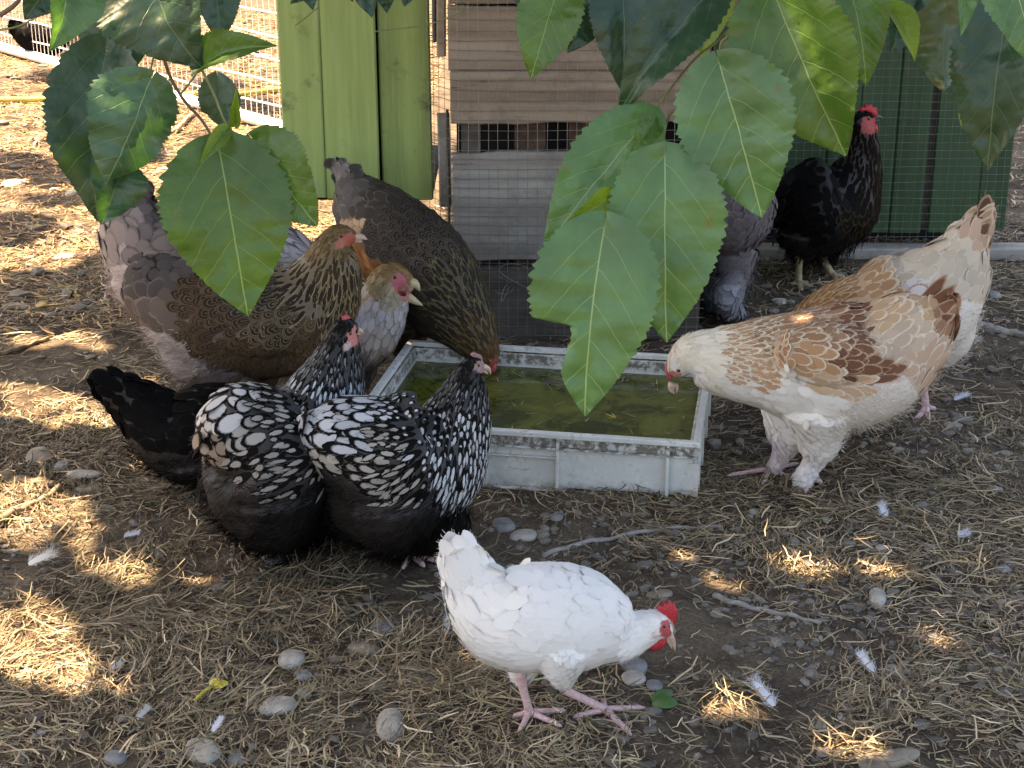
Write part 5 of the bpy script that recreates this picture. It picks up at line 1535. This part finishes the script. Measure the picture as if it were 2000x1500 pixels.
# sun that reaches the hanging leaves themselves
LEAF_LIT = [(100, 20, .022), (135, 25, .022), (112, 236, .026), (105, 270, .02), (310, 165, .012), (1480, 60, .016), (1590, 50, .026), (1612, 95, .026), (1630, 140, .024), (1645, 190, .02), (1650, 235, .014), (1100, 650, .016), (1090, 690, .012), (1960, 40, .022), (370, 20, .018), (210, 225, .016), (600, 385, .012), (1475, 25, .016)]
bpy.context.view_layer.update()
_dg = bpy.context.evaluated_depsgraph_get()
for a, b, r in LEAF_LIT:
    h = SC.ray_cast(_dg, Vector(CAM), Vector(nrm(ray(a, b))))
    if h[0] and h[4].name.startswith("leaf"):
        LIT3 = np.concatenate([LIT3, np.array([[*h[1], r]])])



def sunny(px, py):
    """True where the open ground at the back left lies in the sun in the photograph."""
    edge = 560 - .62 * np.maximum(px - 120, 0)
    edge = np.where(px > 330, 430, edge)
    return (py < edge) & (px < 620)


cr = np.random.RandomState(99)
NCR = 120000
tx = cr.uniform(-2.6, 2.7, NCR)
ty = cr.uniform(.3, 8.2, NCR)
keep = ~((tx < -.2) & (ty > 5.2)) & ~((ty > 6.9) & (tx < .9))
tpx, _ = project(np.stack([tx, ty, 0 * tx], -1))
keep &= ~sunny(tpx[:, 0], tpx[:, 1]) & ((tpx[:, 0] > -420) | (ty < 1.6))
# a few dapples of shade on the sunny ground
DAP = [(30, 325, 70, 22), (110, 350, 60, 16), (40, 452, 55, 30), (110, 395, 60, 12), (150, 545, 40, 10), (260, 300, 60, 20), (20, 140, 60, 8), (100, 150, 70, 10), (470, 205, 50, 10), (500, 215, 40, 9), (430, 165, 40, 10), (70, 545, 50, 8)]
dx = cr.uniform(-2.6, -.5, 9000)
dy = cr.uniform(4.3, 9.0, 9000)
dp, _ = project(np.stack([dx, dy, 0 * dx], -1))
dk = np.zeros(len(dx), bool)
for (a, b, ra, rb_) in DAP:
    dk |= ((dp[:, 0] - a) / ra) ** 2 + ((dp[:, 1] - b) / rb_) ** 2 < 1
tx, ty = np.concatenate([tx[keep], dx[dk]]), np.concatenate([ty[keep], dy[dk]])
hh = cr.uniform(2.7, 3.5, len(tx))
Pc = np.stack([tx, ty, 0 * tx], -1) + SUN_DIR * (hh / SUN_DIR[2])[:, None]
sz = cr.uniform(.055, .085, len(tx))
ok = np.ones(len(tx), bool)
for l in LIT3:
    r_ = Pc - l[:3]
    t_ = r_ @ SUN_DIR
    dist = np.linalg.norm(r_ - t_[:, None] * SUN_DIR, axis=1)
    ok &= ~((dist < (l[3] * .92 + sz * .5 if l[3] >= .045 else l[3] * .95 + sz * .45)) & (t_ > 0))
# keep the view itself clear of the crown
pp_, w_ = project(Pc)
ok &= ~((w_ > 0) & (pp_[:, 1] > -260) & (np.abs(pp_[:, 0] - 1000) < 1400))
Pc, sz = Pc[ok], sz[ok]
n = len(Pc)
A_ = nrm(cr.normal(0, 1, (n, 3)) * [1, 1, .5] + [0, 0, -.35])
B_ = nrm(np.cross(A_, nrm(cr.normal(0, .5, (n, 3)) + SUN_DIR)))
C_ = np.cross(A_, B_)
sv_ = sz[:, None]
Vc = np.stack([Pc - A_ * sv_, Pc - A_ * sv_ * .1 + B_ * sv_ * .75 + C_ * sv_ * .15, Pc + A_ * sv_ * 1.1, Pc - A_ * sv_ * .1 - B_ * sv_ * .75 + C_ * sv_ * .15], 1)
ii = np.arange(n)[:, None] * 4
Tc = np.concatenate([ii + [0, 1, 2], ii + [0, 2, 3]])
uvc = np.tile(np.array([[.5, 0], [.9, .4], [.5, 1], [.1, .4]]), (n, 1))
crown = link("crown", mesh_np("crown", Vc.reshape(-1, 3) - TREE_O, Tc, uvc, smooth_shade=False), ML_DARK, tree, kind="stuff")

# ------------------------------------------------------------------ litter on the ground
def litter_mat():
    t = NT("dry_straw")
    t.set(t.attr("cc"), .7)
    t.b.inputs["Specular IOR Level"].default_value = .25
    return t.m


M_STRAW = litter_mat()
sr = np.random.RandomState(21)


def straw_density(px, py, x, y):
    d = .25 + .75 * smooth(.36, .60, vnoise(x * 3.1 + 11, y * 3.1))
    bare = np.zeros_like(d)
    for (a, b, ra, rb_, k) in ((1560, 1270, 380, 190, .85), (1750, 1480, 200, 70, .8), (1450, 1010, 60, 30, .4), (1000, 1050, 200, 50, .6), (1230, 1290, 160, 70, .6), (720, 1250, 90, 60, .5), (1500, 600, 160, 90, .55), (820, 1130, 140, 40, .5), (1420, 1150, 120, 60, .5), (1900, 640, 160, 100, .3)):
        bare = np.maximum(bare, k * np.exp(-(((px - a) / ra) ** 2 + ((py - b) / rb_) ** 2) * 1.2))
    return d * (1 - bare)


def add_straw(N, xr, yr, Lr, Wr, zscale=1.0, seed=0, tilt=.16, dens=True, light=1.0):
    r = np.random.RandomState(seed)
    x, y = r.uniform(*xr, N), r.uniform(*yr, N)
    px, _ = project(np.stack([x, y, 0 * x], -1))
    k = (px[:, 0] > -150) & (px[:, 0] < 2150) & (px[:, 1] < 1650)
    if dens:
        k &= r.rand(N) < straw_density(px[:, 0], px[:, 1], x, y)
    x, y = x[k], y[k]
    n = len(x)
    th = 6.283 * vnoise(x * 1.7, y * 1.7 + 40) * 1.3 + r.normal(0, .75, n)
    L = r.uniform(*Lr, n) * (.55 + .45 * r.rand(n))
    W = r.uniform(*Wr, n)
    d = np.stack([np.cos(th), np.sin(th), r.normal(.0, tilt, n)], -1)
    sd = np.stack([-np.sin(th), np.cos(th), r.normal(0, .5, n)], -1)
    sd = nrm(sd)
    bend = r.normal(0, .12, n)
    kink = r.normal(0, .06, n)
    u = np.array([-.5, -.17, .17, .5])
    cen = np.stack([x, y, ground_h(x, y) + r.exponential(.004, n) * zscale + .0015], -1)
    lat_ = np.stack([-np.sin(th), np.cos(th), 0 * th], -1)
    cz = np.stack([bend, kink, -kink * .4, bend], -1)
    P = cen[:, None] + d[:, None] * (u[None, :, None] * L[:, None, None]) + lat_[:, None] * (cz * L[:, None])[..., None]
    gh = ground_h(P[..., 0], P[..., 1])
    P[..., 2] = np.maximum(P[..., 2], gh + .001)
    wv = np.array([.7, 1, 1, .5])[None, :, None] * W[:, None, None] * .5
    Vv = np.stack([P - sd[:, None] * wv, P + sd[:, None] * wv], 2)
    i = np.arange(n)[:, None] * 8 + np.arange(3)[None] * 2
    Q = np.stack([i, i + 1, i + 3, i + 2], -1).reshape(-1, 4)
    a = r.rand(n, 1)
    tone = vnoise(x * 2.2 + 60, y * 2.2)[:, None]
    c = np.array([.23, .160, .092]) * (1 - a) + np.array([.50, .40, .265]) * a
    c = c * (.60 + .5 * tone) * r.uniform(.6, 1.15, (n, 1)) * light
    dk = r.rand(n) < .28
    c[dk] *= .42
    br = r.rand(n) < .09
    c[br] = c[br] * 1.45
    gr = r.rand(n) < .06
    c[gr] = c[gr] * [.75, .95, .7]
    return Vv.reshape(-1, 3), Q, np.repeat(c, 8, 0)


parts = [add_straw(52000, (-1.5, 1.5), (1.95, 3.6), (.022, .075), (.0013, .0031), .8, 1),
         add_straw(34000, (-1.9, 2.0), (3.5, 5.6), (.03, .09), (.0018, .004), 1.0, 2),
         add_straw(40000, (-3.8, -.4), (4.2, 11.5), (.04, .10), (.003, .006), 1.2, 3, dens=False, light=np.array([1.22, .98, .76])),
         add_straw(6000, (1.4, 3.2), (4.6, 9.0), (.04, .10), (.003, .006), 1.2, 4, dens=False),
         add_straw(30000, (-1.5, 1.5), (1.95, 4.2), (.008, .025), (.001, .0022), .6, 5, .3)]
parts += [add_straw(5200, (-1.5, 1.5), (1.95, 4.0), (.06, .13), (.0018, .0038), 2.2, 6, .2, light=1.3), add_straw(2500, (-1.9, 2.0), (3.9, 5.8), (.06, .12), (.002, .004), 2, 7, .2, light=1.25)]
# heaped tufts
for (a, b, ra, N, sd) in ((560, 1190, .13, 420, 11), (830, 1290, .12, 500, 12), (640, 1120, .08, 160, 13), (100, 1250, .20, 700, 14), (250, 1110, .12, 300, 15), (1560, 1115, .07, 160, 16), (1740, 1128, .06, 120, 17), (1650, 1465, .08, 160, 18), (1760, 1360, .10, 220, 19), (1420, 1375, .08, 160, 20), (880, 1320, .1, 240, 22), (1830, 1250, .05, 90, 23), (60, 1000, .15, 400, 24), (330, 1330, .15, 300, 25), (480, 1450, .15, 300, 26), (1000, 1470, .2, 300, 27)):
    q = ground_pt(a, b)
    parts.append(add_straw(N, (q[0] - ra, q[0] + ra), (q[1] - ra, q[1] + ra), (.04, .10), (.0015, .0032), 3.2, sd, .42, dens=False))
off, VV, QQ, CCs = 0, [], [], []
for v_, q_, c_ in parts:
    VV.append(v_); QQ.append(q_ + off); CCs.append(c_); off += len(v_)
link("straw", mesh_np("straw", np.concatenate(VV), np.concatenate(QQ), None, dict(cc=np.concatenate(CCs)), smooth_shade=False), M_STRAW, kind="stuff", label="dry broken straw scattered over the bare ground")


# stones: an icosphere pushed about and flattened
def ico(sub=2):
    import bmesh
    bm = bmesh.new()
    bmesh.ops.create_icosphere(bm, subdivisions=sub, radius=1)
    v = np.array([p.co[:] for p in bm.verts])
    f = np.array([[q.index for q in p.verts] for p in bm.faces])
    bm.free()
    return v, f


ICO3, ICO2, ICO1 = ico(3), ico(2), ico(1)


def stone_shape(v, seed, lump=.28):
    r = np.random.RandomState(seed)
    d = np.zeros(len(v))
    for k in range(5):
        dr = nrm(r.normal(0, 1, 3))
        d += lump * .5 * np.sin(v @ dr * r.uniform(1.2, 3.2) + r.uniform(0, 6)) / (1 + k * .5)
    out = v * (1 + d[:, None] * .6)
    out = np.sign(out) * np.abs(out) ** .86
    return out


def gravel_mat():
    t = NT("gravel")
    n1 = t.noise(t.coords(), 60, 4, .7)
    t.set(t.mix(t.ramp(n1, .35, .7), t.mix(.4, t.attr("cc"), (.05, .04, .03)), t.attr("cc")), .85)
    t.bump(n1, .4, .003)
    return t.m


def pebbles(N, xr, yr, rr, seed, zoff=.2):
    r = np.random.RandomState(seed)
    v0, f0 = ICO1
    x, y = r.uniform(*xr, N), r.uniform(*yr, N)
    px, _ = project(np.stack([x, y, 0 * x], -1))
    clump = vnoise(x * 4 + 90, y * 4)
    k = (px[:, 0] > -100) & (px[:, 0] < 2100) & (r.rand(N) < .15 + .85 * smooth(.4, .65, clump))
    x, y = x[k], y[k]
    n = len(x)
    R = rr[0] + (rr[1] - rr[0]) * r.rand(n) ** 2.6
    a = r.uniform(0, 6.28, n)
    sc = np.stack([R * r.uniform(.8, 1.5, n), R * r.uniform(.7, 1.1, n), R * r.uniform(.35, .75, n)], -1)
    shp = np.stack([stone_shape(v0, s, .75) for s in range(12)])[r.randint(0, 12, n)]
    q = shp * sc[:, None]
    q = np.stack([q[..., 0] * np.cos(a)[:, None] - q[..., 1] * np.sin(a)[:, None], q[..., 0] * np.sin(a)[:, None] + q[..., 1] * np.cos(a)[:, None], q[..., 2]], -1)
    q += np.stack([x, y, ground_h(x, y) + sc[:, 2] * zoff], -1)[:, None]
    F_ = (f0[None] + np.arange(n)[:, None, None] * len(v0)).reshape(-1, 3)
    b = r.rand(n, 1)
    c = np.array([.11, .092, .075]) * (1 - b) + np.array([.30, .27, .235]) * b
    c = c * r.uniform(.6, 1.1, (n, 1))
    return q.reshape(-1, 3), F_, np.repeat(c, len(v0), 0)


pb = [pebbles(1300, (.05, 1.0), (2.0, 3.0), (.003, .012), 9), pebbles(7500, (-1.5, 1.6), (1.95, 4.4), (.0028, .013), 1), pebbles(2600, (-.2, 2.4), (3.4, 6.2), (.004, .020), 2), pebbles(2600, (-3.6, -.4), (4.2, 10.5), (.006, .030), 3), pebbles(500, (1.3, 3.2), (4.8, 9), (.006, .02), 4)]
off, VV, FF, CCs = 0, [], [], []
for v_, f_, c_ in pb:
    VV.append(v_); FF.append(f_ + off); CCs.append(c_); off += len(v_)
link("gravel", mesh_np("gravel", np.concatenate(VV), np.concatenate(FF), None, dict(cc=np.concatenate(CCs)), smooth_shade=False), gravel_mat(), kind="stuff", label="small grey gravel mixed into the trampled soil")


def stone_mat(name, ca, cb):
    t = NT(name)
    ri = t.n("ShaderNodeObjectInfo").outputs["Random"]
    co = t.coords()
    n1 = t.noise(co, 26, 5, .65)
    n2 = t.noise(co, 190, 3, .6)
    c = t.mix(t.ramp(n1, .35, .7), ca, cb)
    c = t.mix(t.math('MULTIPLY', t.ramp(n2, .62, .72), .7), c, (.10, .085, .065))
    t.set(c, .8)
    t.bump(t.math('ADD', n1, t.math('MULTIPLY', n2, .4)), .4, .005)
    return t.m


MS_GREY = stone_mat("grey_stone", (.13, .13, .133), (.24, .24, .24))
MS_PALE = stone_mat("pale_stone", (.26, .24, .205), (.44, .41, .36))
MS_TAN = stone_mat("tan_stone", (.17, .14, .105), (.27, .23, .18))
G_ST = "stones lying in the straw"
STONES = [  # px, py, width px, height px on the picture, material, label
    (985, 1034, 40, 30, MS_GREY, "blue grey flat stone between the white hen's tail and the crate"), (1021, 1054, 46, 26, MS_PALE, "pale flat oval stone right above the white hen's back"), (1058, 1049, 28, 20, MS_TAN, "small tan stone beside the pale oval one above the white hen"),
    (1086, 1020, 26, 24, MS_GREY, "small round grey stone a little below the crate front"), (1712, 1168, 36, 50, MS_PALE, "upright pale pitted stone standing alone on the right of the white hen"), (764, 1420, 54, 84, MS_PALE, "long pale stone set on end left of the white hen's feet"),
    (397, 1474, 62, 58, MS_PALE, "big round pale stone at the bottom edge, left of the long one"), (462, 1482, 34, 30, MS_GREY, "small grey stone next to the big round pale stone"), (545, 1394, 66, 34, MS_PALE, "long knobbly white stone lying left of the upright pale one"),
    (571, 1287, 54, 40, MS_PALE, "rounded cream stone with a grey stone just below it"), (594, 1318, 36, 28, MS_GREY, "small blue grey stone just below the rounded cream stone"), (718, 1078, 50, 30, MS_GREY, "smooth grey oval stone under the drinking laced hen"),
    (745, 1226, 50, 38, MS_GREY, "dull grey lumpy stone left of the white hen's belly"), (712, 1264, 62, 28, MS_TAN, "flat tan stone below the dull grey lumpy stone"), (735, 1340, 36, 26, MS_TAN, "small tan stone above the long upright pale stone"),
    (76, 892, 46, 36, MS_TAN, "brown lumpy stone near the flat wood piece at the left"), (124, 907, 30, 22, MS_GREY, "small grey stone beside the brown lumpy one"), (172, 926, 66, 20, MS_PALE, "flat grey white stone left of the black hen"), (174, 950, 52, 18, MS_TAN, "flat stone just below the flat grey white one"),
    (1240, 1300, 52, 42, MS_GREY, "grey stone under the white hen's beak"), (1236, 1328, 46, 30, MS_PALE, "mottled pale stone touching the grey one under the white hen's beak"), (1278, 1340, 32, 24, MS_GREY, "small grey stone right of the mottled pale one"), (1290, 1162, 54, 18, MS_TAN, "flat tan stone above the white hen's comb"),
    (1730, 1492, 130, 30, MS_TAN, "large flat grey stone sunk in the ground at the bottom right"), (1524, 595, 26, 18, MS_PALE, "pale stone by the standing black hen's feet"), (1490, 505, 26, 16, MS_TAN, "tan stone at the foot of the dark green boards"), (1937, 582, 30, 22, MS_GREY, "grey stone at the right edge behind the buff hen"),
    (1720, 1075, 22, 14, MS_PALE, "small pale stone above the upright pitted stone"), (1645, 1402, 18, 16, MS_PALE, "little pale stone below the right hand white feather"), (1600, 1415, 24, 20, MS_PALE, "whitish stone between the two white feathers on the right"), (1670, 1416, 30, 18, MS_TAN, "tan stone in the bare soil at the lower right"),
    (1800, 1420, 28, 20, MS_GREY, "grey stone near the lower right corner"), (1960, 1110, 26, 18, MS_GREY, "small grey stone at the right edge below the hens"), (28, 358, 42, 18, MS_PALE, "pale stone in the sunny ground at the far left"), (138, 385, 24, 16, MS_PALE, "white stone in the sun beneath the hanging dark leaf"),
    (130, 508, 44, 16, MS_PALE, "flat white stone in the sun left of the grey fluffy hen"), (35, 600, 50, 14, MS_TAN, "flat brown stone in the shade at the left edge"), (515, 110, 30, 22, MS_PALE, "bright white stone behind the fence near the green boards"), (560, 1210, 20, 14, MS_TAN, "small tan stone in the straw below the laced hens"),
    (225, 1490, 44, 24, MS_GREY, "grey stone cut by the bottom edge on the left"), (1290, 1250, 26, 16, MS_TAN, "tan pebble behind the white hen's head"), (1175, 1165, 26, 12, MS_GREY, "grey pebble behind the white hen's shoulder"),
]
for si_, (px, py, wpx, hpx, m, lb) in enumerate(STONES):
    q = ground_pt(px, py)
    k = np.linalg.norm(q - CAM) / F_PX
    sub = ICO3 if wpx > 30 else ICO2
    v_, f_ = sub
    sh = stone_shape(v_, 100 + si_, .46)
    sinv = (CAM_H) / np.linalg.norm(q - CAM)
    wx_, hz = wpx * k * .5, hpx * k * .5
    flat = .42 if wpx > hpx * 1.15 else .55
    dy_ = hz / math.sqrt(sinv**2 + (flat**2) * (1 - sinv**2)) if True else hz
    dy_ = min(dy_, wx_ * 2.6)
    sh = sh * [wx_, dy_, min(wx_, dy_) * flat]
    me = mesh_np("stone", sh, f_)
    o = link("stone", me, m, None, label=lb, category="stone", group=G_ST)
    o.location = (q[0], q[1], ground_h(q[0], q[1]) + min(wx_, dy_) * flat * .12)
    o.rotation_euler = (0, 0, random.Random(si_).uniform(-.3, .3))

# loose feathers
def loose_feather(px, py, wpx, hpx, ang, label, cc=(.80, .80, .84), lift=.18):
    q = ground_pt(px, py)
    k = np.linalg.norm(q - CAM) / F_PX
    r = np.random.RandomState(px)
    wpx, hpx = wpx * .8, hpx * .8
    L = max(wpx, hpx * 1.5 if hpx > wpx else hpx) * k
    Wd = min(wpx, hpx) * k * .85
    d = np.array([math.cos(ang), math.sin(ang), .08])
    N_ = nrm(np.array([[-.1, -.35, 1.0]]))
    D_ = nrm(d[None] - N_ * (d @ N_[0]))
    X, Q, uv = feather_cards(-D_ * L / 2 + [[0, 0, .006]], D_, N_, np.array([L]), np.array([Wd * .62]), np.array([.7]), np.array([lift * 1.6]), np.array([lift * 1.7]), .3)
    m_ = 320
    u = r.rand(m_)
    s_ = np.cross(D_[0], N_[0])
    Pf = -D_ * L / 2 + D_ * (u * L)[:, None] + [0, 0, .008] + s_ * (r.uniform(-.4, .4, m_) * Wd)[:, None]
    Df = nrm(s_ * (np.sign(r.uniform(-1, 1, m_)) * r.uniform(.3, .9, m_))[:, None] + D_ * .8 + r.normal(0, .25, (m_, 3)) + [0, 0, .25])
    X2, Q2, uv2 = strand_cards(Pf, Df, np.repeat(N_, m_, 0), Wd * r.uniform(.3, .7, m_), np.full(m_, .00045), r.normal(0, .3, (m_, 3)))
    nV = len(X) + len(X2)
    me = mesh_np("white_feather", np.concatenate([X, X2]), np.concatenate([Q, Q2 + len(X)]), np.concatenate([uv, uv2]),
                 dict(cc=np.tile(cc, (nV, 1)), ce=np.tile(cc, (nV, 1))), dict(pat=np.tile([.1, 0, .5], (nV, 1)), bn=np.tile([-.1, -.3, .94], (nV, 1))))
    o = link("white_feather", me, M_FEATHER, None, label=label, category="feather", group="white feathers on the ground")
    o.location = (q[0], q[1], ground_h(q[0], q[1]) + .006)


loose_feather(1490, 1362, 36, 62, 2.0, "curled white feather on the ground, largest on the right of the white hen")
loose_feather(1692, 1300, 28, 42, 1.9, "white feather with a dark speck, above and right of the curled one")
loose_feather(875, 1222, 26, 50, 1.4, "pale feather lying behind the white hen's rump", (.62, .65, .70))
loose_feather(80, 1092, 60, 40, .5, "broad white feather on the straw at the left edge", (.78, .74, .68))
loose_feather(257, 1047, 34, 18, .2, "thin bluish white feather below the black hen", (.62, .66, .72))
loose_feather(425, 1434, 18, 28, 1.2, "tiny white feather beside the big round pale stone")
loose_feather(1724, 1010, 24, 30, 1.6, "small downy feather right of the chestnut hen's feet", (.66, .68, .72))
loose_feather(1876, 786, 38, 18, .4, "bluish white feather below the buff hen's foot on the right", (.62, .66, .72))
loose_feather(1880, 1060, 26, 22, .3, "pale downy feather in the straw at the right", (.62, .64, .68))
loose_feather(280, 1410, 20, 24, 1.0, "tiny pale feather low on the left in the dark straw", (.6, .6, .62))
loose_feather(228, 1318, 26, 20, .6, "small grey white feather at the edge of the sunny straw", (.6, .6, .62))

# sticks, wood, green bits
def stick(pts, r, mat, name, label, cat, sides=9, flat=1.0, z=0.0):
    p = np.array([ground_pt(*q) for q in pts])
    p = catmull(p, 22)
    k = np.linalg.norm(p.mean(0) - CAM) / F_PX
    s = np.arange(22)
    p[:, 2] = ground_h(p[:, 0], p[:, 1]) + r * k * .6 * flat + z + .002 * np.sin(s * 1.3)
    g = Geo()
    rad = r * k * (1 - .35 * s / 21) * (1 + .12 * np.sin(s * 2.1))
    g.tube(p, rad, sides, True, flat)
    return link(name, g.mesh(name), mat, None, label=label, category=cat)


M_STICK = raw_wood("stick_bark", (.20, .14, .09), (.33, .25, .17), (.07, .05, .035), 2.0)
M_STICKG = raw_wood("grey_driftwood", (.24, .22, .205), (.36, .34, .32), (.10, .09, .08), 2.0)
stick([(-10, 1026), (30, 1005), (75, 980), (118, 956)], 9, M_STICK, "stick", "short brown stick lying in the sun at the left edge", "stick", z=.004)
stick([(-40, 922), (20, 930), (70, 938), (112, 948)], 17, M_STICK, "wood_piece", "flat brown piece of wood at the left edge above the stick", "wood", flat=.4)
stick([(522, 1108), (560, 1092), (600, 1074), (648, 1066)], 15, M_STICKG, "driftwood", "grey driftwood branch under the laced hens' feet", "wood")
stick([(1060, 1088), (1150, 1066), (1250, 1050), (1330, 1040), (1408, 1040)], 5, M_STICKG, "twig_on_ground", "long thin dark twig behind the white hen", "twig")
stick([(1395, 1158), (1430, 1172), (1480, 1186), (1540, 1200), (1602, 1222)], 6, M_STICKG, "root_twig", "pale bent root twig to the right of the white hen's comb", "twig")
stick([(1798, 1338), (1826, 1318), (1858, 1298)], 4, M_STICKG, "twig_on_ground", "short blue grey twig at the lower right", "twig")
stick([(1900, 640), (1950, 655), (2010, 668)], 9, M_STICKG, "twig_on_ground", "pale frayed twig at the right edge behind the hens", "twig")
stick([(-10, 695), (40, 682), (95, 664)], 5, M_STICK, "twig_on_ground", "thin twig in the sunny strip at the left edge", "twig")
stick([(340, 262), (362, 240), (380, 222)], 6, M_STICK, "twig_on_ground", "pale twig in the sun behind the hanging left leaves", "twig")
M_YFL = simple_mat("yellow_leaf", (.66, .55, .05), .5, .2, 60, .2)
M_GBIT = simple_mat("torn_green_leaf", (.05, .13, .03), .5, .3, 60, .3)


def ground_leaf(px, py, ang, L, W, mat, name, label, stalk=None):
    q = ground_pt(px, py)
    k = np.linalg.norm(q - CAM) / F_PX
    root = empty(name, (q[0], q[1], ground_h(q[0], q[1]) + .006), 0, label=label, category="leaf")
    r = np.random.RandomState(px)
    V_, Q_, o_ = [], [], 0
    for b_ in (-.5, .55):
        D_ = nrm(np.array([[math.cos(ang + b_), math.sin(ang + b_), .15]]))
        N_ = nrm(np.array([[-.2, -.4, 1.0]]) - D_ * (D_ @ np.array([-.2, -.4, 1.0]))[:, None])
        X, Q, uv = feather_cards(np.zeros((1, 3)), D_, N_, np.array([L * k]), np.array([W * k]), np.array([.3]), np.array([.3]), np.array([.3]), .2)
        V_.append(X); Q_.append(Q + o_); o_ += len(X)
    link("blade", mesh_np("blade", np.concatenate(V_), np.concatenate(Q_)), mat, root)
    if stalk:
        p = np.array([ground_pt(*s) for s in stalk])
        p[:, 2] += .008
        g = Geo()
        g.tube(catmull(p, 10) - np.array([q[0], q[1], ground_h(q[0], q[1])]), 3.2 * k, 7)
        link("stalk", g.mesh("stalk"), mat, root)


ground_leaf(416, 1354, .9, 30, 20, M_YFL, "yellow_leaf", "small yellow leaf with a thick yellow stalk on the straw", [(382, 1382), (398, 1366), (416, 1354)])
ground_leaf(1275, 1372, .1, 50, 30, M_GBIT, "green_leaf_scrap", "torn dark green leaf scrap in front of the white hen's foot")
ground_leaf(70, 600, .2, 26, 12, simple_mat("faded_yellow_leaf", (.40, .28, .06), .6, .3, 60, .2), "yellow_leaf", "yellowish leaf in the shade below the sunny ground at the far left")
